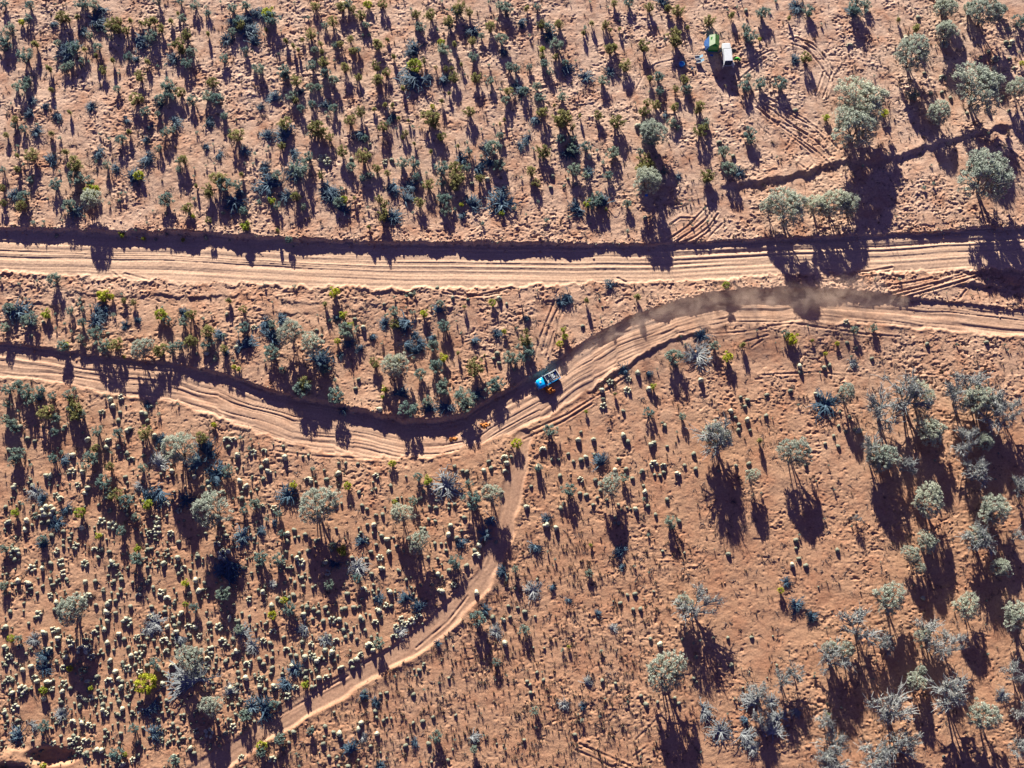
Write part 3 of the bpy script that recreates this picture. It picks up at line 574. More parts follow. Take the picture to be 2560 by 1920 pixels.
# ------------------------------------------------------------------ where every plant stands: tile by tile, x y r in 3.456ths of a photo pixel
TILES = {
(0, 0): """g 250 45 45;g 30 20 30;y 180 185 30;g 235 150 35;g 80 245 55;g 25 320 60;g 40 390 50;b 525 130 55;b 580 165 25;d 450 190 40;g 690 20 50;g 745 45 30;g 800 30 45;d 880 65 55;d 830 165 65;d 870 205 50;b 955 200 55;b 1010 170 40;b 1000 240 45;d 715 265 45;g 765 300 30;s 670 145 20;s 1125 175 20;s 1210 190 18;b 1275 195 40;b 1080 255 35;s 1320 170 30;b 1385 240 38;s 1475 185 22;g 1310 305 55;d 1175 350 80;g 1100 480 40;d 1180 490 45;b 1605 290 45;b 1540 370 55;b 1560 420 40;g 1655 440 45;g 1615 535 50;d 1500 500 55;g 1360 5 35;g 1555 10 30;g 1680 35 45;g 1790 110 30;g 1570 150 35;s 1793 290 20;s 1540 115 15;g 2000 60 45;g 2110 40 40;d 2130 130 60;g 2050 170 45;b 2070 210 40;d 2120 260 70;d 2020 180 60;d 1960 340 55;d 2180 250 60;d 2180 370 55;g 2000 265 35;g 2115 425 30;d 2195 110 40;g 2195 575 30;g 495 365 30;d 610 430 95;g 620 400 55;g 700 515 32;s 825 480 22;s 968 522 24;s 1273 530 22;s 418 590 28;s 300 380 28;s 730 425 18;g 205 465 70;g 840 400 40;b 890 600 40;g 545 580 38;g 600 555 40;g 1930 500 42;b 1205 650 50;g 195 735 60;g 130 745 35;g 230 690 40;g 1010 765 33;g 1440 720 60;g 1460 790 65;b 1560 790 50;b 1180 850 65;g 1380 850 50;d 1380 890 45;g 1660 860 50;g 1790 830 55;g 1870 850 60;b 1830 700 50;d 270 870 40;d 275 970 50;d 370 930 40;d 780 915 45;d 510 980 50;s 600 970 20;g 1250 955 45;g 1365 985 30;d 1095 1030 35;d 1500 1050 50;g 1480 1120 35;g 1420 1130 45;d 1780 1050 48;d 1290 1090 30;d 1250 1190 40;g 1040 1200 45;s 1115 1135 22;g 1930 995 35;g 1985 1140 25;b 2040 1160 65;g 200 1105 35;b 125 1030 30;g 110 1075 30;d 310 1130 55;b 50 1160 28;b 270 1335 60;s 560 1310 28;b 630 1405 75;g 640 1530 75;g 760 1560 50;g 465 1585 58;y 790 1645 70;g 920 1420 36;d 1010 1440 40;d 830 1310 55;g 1365 1275 30;b 1580 1370 45;g 1540 1380 30;d 1260 1350 60;d 1130 1550 80;y 1200 1510 45;s 150 1345 22;s 145 1460 28;g 20 1460 30;b 10 1620 30;g 250 1550 30;b 1880 1530 70;g 1930 1590 75;g 2050 1590 45;b 1790 1630 55;s 2085 1505 16;s 1690 1605 18;d 2110 1300 50;g 1710 1150 22;d 2080 1640 45;s 440 1150 22;d 1880 1330 40;d 1790 1250 40;d 430 1390 60;b 440 770 25;g 1540 1460 30""",
(640, 0): """d 50 110 60;y 100 105 60;g 130 150 70;b 510 40 45;b 740 45 55;g 790 30 40;b 660 180 45;g 600 215 35;b 470 285 45;g 500 430 30;b 730 370 28;b 555 375 25;b 565 440 25;g 680 380 30;b 810 330 33;b 840 430 35;g 880 430 30;y 965 30 40;b 835 70 30;b 900 120 50;g 945 210 32;g 975 310 28;b 1090 30 45;b 1050 380 50;b 1030 360 30;s 1135 340 16;b 1385 110 40;b 1510 120 52;g 1415 225 50;b 1750 60 60;g 1730 90 50;b 1845 100 35;b 1665 180 45;g 1670 210 35;d 1880 230 70;b 2020 220 50;g 2110 40 40;g 2160 60 50;s 1715 380 25;g 1615 420 55;y 1600 360 35;b 1865 350 35;g 1945 310 30;g 1880 480 45;g 2120 330 55;d 2160 430 45;d 1385 440 85;y 1370 555 65;d 1390 650 120;b 1450 515 25;d 1480 640 40;s 1190 490 20;s 1775 555 18;b 1640 590 25;b 1690 585 20;b 1550 580 18;b 1905 660 50;b 1710 660 50;d 1595 670 65;g 2030 690 38;g 2190 570 40;s 1670 805 16;s 1275 760 22;b 1040 560 45;b 1050 680 50;b 1125 620 40;b 880 660 35;b 580 530 45;g 600 620 45;g 665 690 45;g 480 560 45;b 765 580 45;g 30 590 50;g 245 600 55;g 250 660 45;b 340 690 50;g 310 820 50;b 340 860 30;g 385 935 35;g 470 750 40;g 535 750 35;d 395 790 30;d 150 850 60;d 40 920 35;g 200 475 18;s 255 350 20;s 320 400 20;s 360 430 18;s 400 340 15;b 85 250 18;g 480 895 35;d 600 910 45;g 670 930 40;b 900 960 45;b 810 1030 50;s 1020 940 18;s 1115 905 20;s 1180 910 20;d 1145 1000 50;b 1095 1090 45;g 1130 1060 30;s 1235 1020 16;s 1315 1040 14;b 1510 1000 80;y 1525 915 22;b 1540 1060 50;s 1605 880 18;b 1840 950 50;g 2160 860 38;b 2180 780 40;b 1600 1175 45;b 1290 1140 28;b 1270 1180 20;s 1365 1240 16;s 1745 1260 16;s 1515 1310 18;b 250 1060 65;d 260 1165 85;b 520 1090 75;b 560 1150 45;b 630 1180 40;g 470 1160 35;d 80 1170 55;b 215 1250 35;g 450 1350 50;d 310 1330 50;g 370 1440 80;d 340 1480 80;d 70 1440 45;g 170 1510 45;d 100 1590 100;b 560 1510 35;d 640 1620 90;m 580 1360 50;m 615 1400 35;b 740 1300 50;g 820 1440 45;m 825 1380 22;b 930 1340 65;g 940 1190 32;d 900 1130 60;m 985 1250 14;b 1040 1450 40;b 1135 1490 30;g 920 1535 32;g 980 1510 38;m 1115 1395 30;m 1175 1385 20;g 1260 1400 50;g 1360 1400 55;g 1385 1520 38;d 1200 1590 70;d 1340 1600 60;g 1600 1440 60;b 1490 1590 50;g 1600 1570 45;b 1720 1430 55;b 1740 1530 70;b 1720 1600 45;g 1840 1300 35;d 1780 1370 50;d 1900 1440 65;g 1820 1440 35;b 1930 1530 40;m 2000 1545 24;m 1865 1590 20;g 2050 1270 70;g 2110 1420 60;d 1990 1260 50;g 2100 1170 35;d 2030 1380 60;s 2110 1070 15;s 2145 1030 15;g 1830 1240 25;d 2130 1650 50""",
(1280, 0): """g 220 50 32;s 130 70 22;d 70 170 50;b 250 200 38;g 320 220 42;b 410 200 40;d 320 300 55;g 390 370 60;y 262 420 32;b 260 480 25;g 280 540 38;g 325 610 32;b 380 480 30;d 440 580 65;g 460 540 30;s 615 285 20;s 690 200 20;b 815 195 35;b 845 255 20;b 790 240 18;b 850 410 55;b 885 400 30;b 885 20 32;g 1015 15 45;b 1185 50 45;d 1290 20 50;b 1350 60 33;b 1440 80 55;b 1410 300 75;b 1420 350 55;b 1145 385 55;m 925 185 15;s 930 250 14;s 1520 235 15;b 1710 165 52;s 1900 130 26;m 2020 95 18;g 2170 110 55;g 2060 300 65;g 2020 230 35;y 2140 335 18;b 975 560 55;d 845 620 45;g 785 690 48;g 1265 660 48;b 1190 670 28;g 1275 780 40;b 1490 680 45;g 1510 760 50;b 1415 760 30;g 2035 660 35;g 2150 715 52;g 2010 740 50;b 1630 910 52;b 1595 950 30;b 1240 890 45;b 1145 950 48;b 1165 880 35;b 1410 920 38;b 740 990 45;b 910 1035 65;b 440 1000 80;b 420 1040 60;g 440 840 42;g 30 590 40;g 150 575 30;d 80 740 70;g 210 740 45;g 110 780 45;g 240 835 45;b 260 960 50;d 190 1010 50;s 365 910 14;g 1210 1140 110;g 1160 1100 60;g 1210 1190 70;m 1080 1080 24;g 1380 1050 40;g 1425 1105 30;d 1320 980 30;b 1630 1120 65;g 1680 1050 35;s 590 1000 15;b 520 1090 30;g 430 1200 45;g 530 1190 40;d 480 1290 80;g 510 1280 45;g 640 1260 45;m 670 1345 26;g 880 1310 60;b 265 1290 65;b 170 1470 50;b 205 1580 40;m 350 1525 20;m 335 1620 17;g 530 1460 60;g 640 1510 40;m 550 1590 16;m 485 1550 14;g 830 1510 40;g 780 1410 30;d 660 1480 40;b 1140 1390 80;b 1200 1430 50;b 1120 1460 60;g 1180 1560 110;g 1230 1520 60;m 1245 1360 14;g 1320 1470 32;d 1440 1520 30;b 1690 1500 60;b 1690 1540 40;g 1830 1310 55;m 1790 1230 22;g 1870 1450 65;d 1960 1480 50;g 2060 1140 55;g 2070 1200 45;m 1910 1350 18;g 1110 1310 35;d 140 1200 45;d 60 1260 40;d 640 660 60""",
(1920, 0): """d 250 50 65;g 350 80 50;y 360 120 20;s 180 155 20;g 760 50 80;d 730 90 50;g 850 30 40;g 5 90 30;g 70 10 25;g 1555 60 90;g 1530 20 70;t 1880 90 130;g 1760 70 70;g 2010 80 60;t 1565 250 85;m 1295 155 20;s 1275 240 38;t 1260 460 140;m 1200 325 26;t 1820 760 195;t 2180 750 90;t 800 870 195;t 780 1080 185;y 1010 970 45;y 510 1010 38;g 1490 970 95;g 1255 800 60;g 110 710 65;b 335 490 52;d 220 510 45;m 710 385 30;m 235 955 20;m 1520 665 38;m 1405 810 20;m 1500 800 18;m 1575 850 18;m 1350 635 16;m 1835 495 16;m 1905 450 18;m 1960 580 25;m 2055 370 22;m 2120 355 25;m 2085 410 18;m 2085 510 18;m 1975 500 35;m 2125 590 16;m 2080 245 30;g 2170 170 60;m 1910 930 24;m 2025 840 20;m 2015 880 14;m 1720 980 16;m 2080 960 16;t 1890 1520 205;g 1420 1590 25;g 1350 1630 30;m 1530 370 40;y 2195 545 25;s 1125 170 18""",
(0, 480): """g 200 30 55;d 110 20 50;b 170 110 55;b 15 90 35;g 290 270 28;g 580 120 65;d 650 160 60;t 785 60 85;g 1430 70 65;b 1620 130 48;y 1665 205 24;b 1800 240 30;g 1935 185 25;g 2100 160 40;y 2130 290 48;d 2040 60 90;b 1800 10 45;g 1680 60 25;y 1045 370 28;g 1190 340 22;m 1345 410 14;m 490 380 18;g 1440 370 18;y 1240 400 20;m 1780 400 20;y 1580 410 18;m 1985 420 10;g 465 750 60;y 890 890 60;y 960 900 28;g 690 970 28;g 595 1020 35;y 410 1050 48;g 70 1000 50;d 150 1020 80;g 240 1090 70;d 270 1110 50;m 380 1130 18;b 1065 935 28;b 1150 950 25;d 830 1040 70;d 830 1110 70;d 920 1030 50;g 990 1060 28;g 700 1130 40;g 810 1210 60;g 690 1260 32;d 1080 1150 40;d 1190 1120 35;m 935 1225 16;y 1385 1050 55;g 1440 1105 40;g 1580 1120 45;b 1640 1050 50;d 1570 1050 45;s 1975 940 25;b 2095 1010 36;m 1960 1060 16;g 2100 1170 55;b 1790 1200 60;d 1910 1220 55;g 1790 1300 60;b 1650 1280 60;g 540 1330 55;y 560 1320 40;g 880 1320 65;b 990 1310 65;g 1210 1350 85;b 1380 1360 70;g 1470 1350 50;g 1550 1320 45;y 1065 1420 18;g 40 1170 45;m 270 1250 20;m 1780 1390 24;m 1860 1450 22;b 1930 1350 35;d 1950 1385 30;d 2120 1330 80;m 2040 1340 25;y 2020 1510 22;y 2060 1525 25;g 2020 1460 20;m 2190 1170 30;g 160 1640 30;m 1700 1400 15;d 80 1030 40""",
(640, 480): """g 25 85 30;y 130 75 38;g 170 110 38;d 260 30 60;b 340 30 45;g 395 120 32;d 650 20 70;g 710 90 50;y 760 60 35;d 740 150 60;s 850 50 15;b 1060 50 40;b 1100 100 40;b 1090 195 55;d 1190 210 70;d 1280 60 60;b 1410 85 48;g 1590 45 35;g 1640 60 60;g 1640 150 50;y 1775 105 25;d 1860 110 80;d 1780 180 40;d 2120 90 110;y 2125 180 26;g 275 395 34;m 325 470 9;s 180 330 20;s 975 305 20;g 330 815 25;y 675 860 55;s 590 965 25;y 755 1060 40;g 640 1110 30;d 70 1120 60;g 140 1140 40;d 200 1100 50;t 305 1210 95;t 465 1310 95;d 120 1260 85;g 140 1385 75;d 530 1460 100;g 590 1530 42;y 700 1285 30;g 770 1190 70;y 815 1150 35;d 690 1070 35;m 855 1100 18;m 925 1165 24;m 523 1195 17;m 570 1240 13;d 900 1360 40;d 1010 1230 35;d 800 1290 45;b 1200 1140 45;d 1310 1110 90;d 1120 1140 50;y 1450 1045 40;g 1590 960 35;d 1570 1030 60;g 1630 1150 60;d 1515 1240 40;d 1370 1230 35;d 1290 1300 50;d 1400 1310 50;g 1520 1330 50;d 1380 1390 50;b 1030 1470 50;g 1190 1500 100;b 1190 1460 60;g 1545 1510 65;y 1610 1430 45;g 1420 1570 55;b 1890 1510 75;g 2080 1645 60;g 2190 1430 60;m 2085 1395 22;m 2055 1440 16;m 2100 1480 18;s 1745 1390 20;s 1800 990 16;y 2040 950 38;y 2145 1200 22;d 2080 1220 40;d 1870 1270 40;m 1340 885 20;m 1830 930 15;m 1700 915 18;m 2165 970 15;m 1565 830 18;m 1105 970 12;g 235 1530 35;b 410 1640 65;g 690 1630 25;m 885 1620 18;g 1620 1640 40;s 1975 1410 12;d 720 1410 35;m 2100 915 25;g 1190 1030 50""",
(1280, 480): """g 690 80 60;d 580 130 70;d 800 100 70;y 660 100 40;g 740 50 60;g 1000 100 40;g 300 240 30;s 810 150 16;g 1000 345 25;m 1150 225 20;d 850 795 40;g 815 765 14;s 1080 905 32;y 1850 800 35;s 640 940 22;m 610 1160 18;m 755 930 9;m 780 995 9;y 450 1190 28;y 460 1245 30;y 415 1310 32;b 110 1270 55;b 120 1200 30;g 100 1370 80;g 30 1440 45;g 20 1530 30;d 500 890 60;d 420 940 50;g 860 1125 18;g 1400 1420 75;g 1410 1500 28;p 1610 1410 100;g 1755 1330 42;y 1865 1420 55;s 1995 1320 25;d 985 1530 50;m 1090 1560 25;d 1175 1550 35;m 1635 1620 28;m 1010 1615 30;m 850 1640 35;d 1640 1240 60;d 140 1080 30""",
(1920, 480): """t 170 130 150;t 420 120 90;t 560 100 110;t 710 110 95;t 20 130 70;y 205 1260 60;g 150 1220 35;g 755 1190 36;g 920 1170 38;m 680 1120 30;y 600 1305 22;m 685 1305 18;m 762 1350 17;m 1372 1315 20;m 1885 1300 20;m 895 1440 18;p 715 1470 50;m 280 1500 25;m 280 1560 22;m 485 1520 22;m 530 1500 20;y 385 1280 14;y 500 1395 20;g 1135 755 26""",
(0, 960): """g 60 40 50;g 150 20 50;g 210 50 60;g 330 60 55;g 240 130 60;g 50 165 42;d 340 130 45;g 445 100 40;g 580 90 40;b 625 150 50;g 640 50 30;b 640 240 70;g 700 260 45;g 600 220 40;b 390 240 70;g 470 300 45;g 460 420 40;g 40 300 40;g 90 350 50;g 120 390 40;g 830 400 50;b 1240 420 60;g 1010 430 45;t 1540 560 130;b 1735 460 55;d 1760 580 90;d 1720 690 90;p 1370 690 80;d 1870 770 90;d 1400 470 50;d 1280 170 40;g 460 640 45;d 530 640 50;g 140 600 55;g 120 670 50;g 780 660 70;b 945 710 42;g 890 840 70;g 930 960 45;b 1000 960 60;g 1080 1010 65;y 1275 1035 50;d 1380 920 100;d 1250 980 60;p 1210 880 45;g 1230 720 40;y 690 1110 52;y 125 1110 42;t 1850 1085 145;g 1170 1150 40;y 850 1310 32;g 1040 1270 45;d 480 1200 60;y 1180 1420 35;g 1170 1510 60;g 30 1430 40;d 380 1400 60;g 360 1340 40;g 1960 740 50;y 1845 350 25;p 300 930 60;d 370 1000 50;d 2000 1550 90;d 1920 1610 60;g 2190 1040 50;g 2100 1090 35;d 1600 1000 60;d 560 1070 50;b 820 550 40;g 540 590 30;d 2090 1320 70
m 875 240 30;m 970 185 25;m 1220 245 25;m 1260 265 22;m 1040 245 18;m 1025 315 20;m 1275 320 18;m 945 130 25;m 1040 110 30;m 1090 400 25;m 1120 390 22;m 750 475 28;m 925 485 25;m 915 545 25;m 1330 440 24;m 560 370 20;m 175 370 22;m 240 470 22;m 300 495 18;m 80 570 22;m 625 610 27;m 615 750 35;m 705 755 25;m 390 790 25;m 430 790 25;m 280 880 20;m 110 890 27;m 750 895 28;m 730 940 25;m 480 960 30;m 520 990 30;m 660 870 30;m 1085 805 20;m 1450 805 12;m 1480 750 25;m 1675 800 25;m 1795 845 22;m 1800 890 25;m 1750 890 18;m 1955 480 38;m 2010 480 30;m 1975 545 20;m 2180 590 35;m 2045 610 25;m 2065 835 25;m 2120 880 25;m 1925 930 18;m 2090 990 22;m 2090 935 12;m 1490 1010 15;m 1430 1040 35;m 1545 1090 30;m 1345 1170 38;m 855 1045 15;m 950 1095 22;m 1090 1090 22;m 875 1180 38;m 960 1220 50;m 330 1150 30;m 220 1180 28;m 65 1190 25;m 375 1195 20;m 425 1190 20;m 280 1220 15;m 210 1260 25;m 400 1090 70;m 550 1275 20;m 450 1310 22;m 620 1295 15;m 700 1240 28;m 1280 1290 30;m 1350 1255 45;m 1470 1290 35;m 1545 1365 20;m 1270 1390 14;m 1280 1430 20;m 1450 1435 15;m 1710 1485 22;m 2050 1295 16;m 1960 1310 18;m 2140 1380 15;m 110 1460 55;m 130 1520 20;m 550 1400 17;m 480 1440 32;m 650 1400 35;m 810 1430 30;m 880 1430 22;m 945 1450 18;m 960 1540 28;m 725 1550 38;m 440 1550 22;m 520 1540 40;m 270 1590 40;m 360 1590 25;m 1405 1550 28;m 1530 1500 28;m 1580 1590 30;m 1545 1640 18;m 1275 1585 16;m 540 1630 30;m 1870 1380 35;m 1930 1470 60;m 610 1080 15;m 50 1065 20;m 850 1500 18;m 1100 1130 18;m 1245 620 18;m 1100 600 22;m 1130 650 30;m 2050 740 15;m 2180 800 12;m 1020 540 25""",
(640, 960): """g 400 40 75;g 690 100 75;d 760 210 45;y 1110 40 35;g 1310 210 75;d 1500 220 60;g 1480 140 45;g 1610 40 60;g 1800 110 80;g 1820 180 70;d 1640 180 70;d 1910 90 50;g 2050 20 60;d 1240 90 60;y 1095 110 20;g 1380 180 30;y 1180 685 36;y 790 875 38;t 515 1050 150;y 325 870 38;d 270 960 80;y 1470 830 45;g 1400 800 38;p 1640 870 120;g 1860 1000 80;g 2030 950 85;g 1585 930 30;g 1360 1010 42;y 1195 1020 28;t 1260 1120 85;g 1405 1370 88;y 755 1435 52;g 655 1405 38;g 195 1120 32;g 90 1170 30;d 140 1210 35;g 190 1510 55;g 30 1500 65;d 20 1270 40;g 1840 860 40;d 2040 1150 60;d 1980 1300 55;p 880 1580 80;d 920 1370 50;g 220 1290 32;d 680 1540 45;d 1780 1390 45;g 1730 1530 60;d 2150 1620 50;g 500 730 30
m 237 540 15;m 245 630 28;m 65 580 30;m 85 660 25;m 45 725 22;m 100 750 26;m 65 820 20;m 445 835 42;m 610 825 22;m 710 770 28;m 775 685 16;m 880 690 14;m 1035 795 30;m 1165 880 17;m 890 940 20;m 1000 925 10;m 1037 905 14;m 150 1070 30;m 690 1045 20;m 635 935 18;m 915 1050 18;m 960 1080 16;m 1115 1070 10;m 1095 1130 20;m 1015 1215 25;m 960 1215 16;m 1010 1290 12;m 330 1260 20;m 270 1290 25;m 335 1330 15;m 425 1300 20;m 270 1360 22;m 370 1320 14;m 455 1440 20;m 350 1500 26;m 385 1540 38;m 295 1590 16;m 375 1460 15;m 260 1450 18;m 215 1610 18;m 520 1355 20;m 1085 1310 20;m 1130 1340 26;m 1190 1330 12;m 1145 1450 24;m 1215 1400 16;m 995 1450 18;m 955 1510 18;m 1070 1500 35;m 1230 1610 17;m 1080 1590 25;m 830 1500 18;m 1000 1640 20;m 1500 1060 16;m 1555 1070 20;m 1490 1170 16;m 1550 1185 16;m 1680 1220 26;m 1660 1300 28;m 1735 1330 22;m 1800 1155 20;m 1715 1040 17;m 1545 1380 18;m 1600 1380 14;m 1645 1440 16;m 1490 1500 16;m 1570 1510 14;m 1900 1490 40;m 1930 1390 25;m 2075 1365 18;m 1820 1570 22;m 1670 1610 22;m 1570 1640 25;m 1820 760 20;m 1970 745 25;m 2010 670 18;m 2030 730 22;m 2145 640 36;m 2165 680 26;m 2160 760 30;m 2205 630 15;m 1785 750 16;m 1715 710 16;m 1420 990 20;m 1455 1250 18;m 1445 930 18;m 600 1540 25;m 615 1630 30;m 790 1545 20;m 860 40 18;m 1070 215 26;m 2120 940 20;m 1775 1270 14;m 1890 1440 20""",
(1280, 960): """y 45 510 48;g 335 395 60;g 490 910 60;g 865 880 95;g 970 810 40;w 1800 450 170;t 1760 460 110;t 2075 795 65;g 1385 1190 55;g 1185 240 48;g 1475 280 35;y 1225 20 30;d 775 690 70;d 205 1395 55;g 230 720 35;g 440 1030 30;g 375 1520 24;d 950 1450 55;y 640 235 20;s 890 85 15;d 300 1160 45;g 1180 1310 28;g 25 1600 35;g 670 1640 35;g 1140 1000 28;s 2140 490 25;d 960 1590 28;y 680 1390 16
m 780 50 24;m 790 130 18;m 790 185 36;m 1000 50 35;m 1185 40 28;m 960 235 18;m 1318 362 20;m 575 480 26;m 705 475 24;m 595 415 14;m 265 570 34;m 345 655 16;m 400 655 16;m 225 720 28;m 415 795 20;m 485 605 16;m 530 670 15;m 595 655 22;m 640 630 24;m 595 825 30;m 720 830 20;m 890 740 24;m 985 735 22;m 920 650 17;m 965 440 28;m 1000 500 22;m 1205 520 28;m 1230 510 20;m 1340 540 14;m 1225 690 40;m 1310 705 30;m 1490 705 17;m 1585 735 20;m 1570 605 22;m 1125 750 20;m 1430 770 24;m 1340 1000 20;m 1440 1185 20;m 1240 1130 18;m 1170 1055 20;m 1070 1080 25;m 120 1060 24;m 300 1215 26;m 380 1240 26;m 165 885 15;m 420 1075 20;m 585 945 18;m 640 960 22;m 700 1045 17;m 735 985 14;m 765 920 18;m 1300 1445 14;m 1488 1460 12;m 1785 750 14;m 1935 710 18;m 2045 690 20;m 1975 115 16;m 2035 140 20;m 2010 195 18;m 1895 230 25;m 2035 305 26;m 2055 400 15;m 2195 275 20;m 2200 95 18;m 1960 350 18;m 1955 400 20;m 1930 290 16;m 1135 880 14;m 1150 930 24;m 1040 815 18;m 1230 785 14;m 1280 790 16;m 1310 765 18;m 885 1200 15;m 920 1200 18;m 890 1155 15;m 920 1045 16;m 945 1085 12;m 995 1070 12;m 1025 1080 10;m 820 1000 14;m 1870 1470 22;m 710 610 14;m 1140 875 10""",
(1920, 960): """t 690 85 75;t 220 590 125;w 1000 220 150;w 1230 80 170;t 1300 110 110;g 1390 400 120;w 1650 90 120;w 1800 60 150;w 1950 200 150;w 2100 250 110;t 1850 140 130;d 500 170 100;w 900 560 110;t 1000 640 120;w 1200 700 80;w 1720 500 110;t 1880 500 70;w 1800 760 120;t 1410 1010 120;t 1970 1090 120;w 1850 1350 130;t 1800 1330 90;t 2020 1590 80;w 2190 880 80;w 2150 1310 60;t 1370 1360 85;t 1250 1480 75;t 1310 1590 50;w 780 1160 30
m 190 60 20;m 620 245 14;m 705 290 17;m 745 395 16;m 795 400 28;m 610 365 17;m 670 410 18;m 567 450 16;m 493 515 16;m 605 540 18;m 240 1350 22;m 240 1420 14;m 265 1510 20;m 213 1560 24;m 325 1570 22;m 598 1435 20;m 1990 600 9;m 1440 660 12;m 328 700 20;m 425 85 25""",
(0, 1440): """t 620 300 115;t 1650 740 110;y 1260 930 100;p 1640 930 170;g 1810 1130 85;y 370 990 40;g 370 1300 55;y 90 540 38;g 160 545 38;d 380 690 60;d 380 800 60;p 290 550 55;y 1600 60 40;g 1680 280 45;y 1600 240 25;g 1920 150 70;d 1960 20 80;p 1560 530 60;p 1340 400 80;p 1270 450 70;g 1340 750 45;g 2110 1210 55;d 2170 1130 70;p 2090 500 70;g 2060 460 40;d 170 1390 80;p 520 1200 55;g 1010 1540 60;g 1150 1320 45;y 1075 1540 25;p 1990 1010 55;g 1500 1590 50;y 780 970 25;g 20 80 40;g 40 150 30;g 710 820 40;y 600 800 30;p 2180 600 60;d 1310 1370 70;d 1290 1130 70;y 370 1640 28;p 270 1300 45
m 825 45 20;m 895 130 20;m 830 250 18;m 985 50 20;m 1050 30 22;m 1045 120 18;m 1275 55 22;m 1210 110 20;m 1325 100 18;m 1380 140 35;m 1190 170 30;m 1020 160 15;m 965 145 12;m 1000 215 18;m 925 240 28;m 1440 200 38;m 1510 235 20;m 1685 35 26;m 1710 130 28;m 1770 60 17;m 1640 150 20;m 750 175 40;m 665 150 16;m 720 210 40;m 480 230 25;m 480 290 22;m 250 410 15;m 210 235 14;m 320 330 40;m 425 170 30;m 150 40 25;m 240 60 25;m 260 110 20;m 465 75 16;m 490 45 15;m 730 50 25;m 580 30 18;m 440 30 18;m 1130 265 20;m 1310 265 20;m 1425 310 22;m 1560 320 26;m 1500 360 20;m 1290 350 30;m 1440 440 25;m 1550 410 20;m 1510 430 20;m 1620 440 35;m 1680 440 25;m 1720 520 30;m 1810 410 22;m 1890 440 40;m 1980 360 25;m 1785 315 12;m 1520 480 24;m 1920 570 40;m 2015 545 20;m 2035 650 25;m 1950 740 22;m 1870 715 18;m 1815 640 40;m 1790 720 30;m 920 580 25;m 1020 500 25;m 1075 545 20;m 1175 530 30;m 895 465 25;m 810 490 35;m 920 385 25;m 915 310 28;m 1000 320 18;m 840 440 16;m 1090 400 55;m 450 465 35;m 495 465 25;m 490 540 28;m 370 490 28;m 600 580 40;m 930 640 15;m 875 640 14;m 985 640 14;m 1110 620 20;m 1190 680 45;m 1125 690 25;m 945 730 25;m 945 790 16;m 990 825 26;m 1060 750 18;m 1095 800 40;m 1170 770 18;m 1410 560 40;m 1465 590 15;m 1430 660 30;m 1360 620 14;m 1515 650 14;m 930 910 38;m 1020 890 25;m 1055 910 18;m 1040 960 25;m 1135 905 14;m 1480 785 35;m 1270 775 22;m 1360 800 28;m 1200 830 30;m 1420 860 16;m 1400 930 25;m 1090 1040 14;m 1030 1085 20;m 1205 1095 20;m 1440 1075 18;m 890 1110 22;m 910 1190 30;m 850 990 15;m 880 1160 25;m 1050 1150 25;m 1590 1200 16;m 1495 1280 18;m 1690 1340 30;m 1800 1360 50;m 2010 1300 30;m 1950 1360 22;m 910 1330 18;m 1045 1360 18;m 760 1290 30;m 620 1270 35;m 700 1270 25;m 640 1380 22;m 600 1430 40;m 660 1410 30;m 720 1430 30;m 450 1450 30;m 180 980 50;m 230 980 20;m 100 1010 25;m 545 930 36;m 400 915 28;m 440 980 30;m 530 1000 25;m 530 1090 22;m 370 1060 25;m 120 1140 40;m 30 1180 25;m 60 1210 18;m 150 1250 17;m 290 880 30;m 310 910 25;m 70 890 30;m 110 900 20;m 190 810 25;m 260 780 25;m 70 700 40;m 30 610 25;m 60 630 18;m 160 610 30;m 420 640 35;m 490 740 18;m 560 700 25;m 540 790 30;m 610 970 20;m 680 1050 30;m 780 1050 30;m 740 1070 22;m 690 1120 22;m 750 910 25;m 840 870 22;m 700 640 60;m 760 620 35;m 780 700 35;m 680 1500 30;m 750 1530 22;m 830 1500 25;m 870 1510 25;m 1640 1490 25;m 1680 1530 20;m 1140 1590 30;m 1190 1550 20;m 1500 1570 35;m 2080 1570 30;m 2150 200 30;m 2155 350 16;m 2060 390 20;m 2090 320 14;m 2130 770 40;m 2045 750 14;m 2060 830 20;m 2120 880 28;m 1845 970 18;m 1985 970 25;m 2050 940 18;m 40 440 25;m 90 310 20;m 1190 1440 20;m 1050 1630 25""",
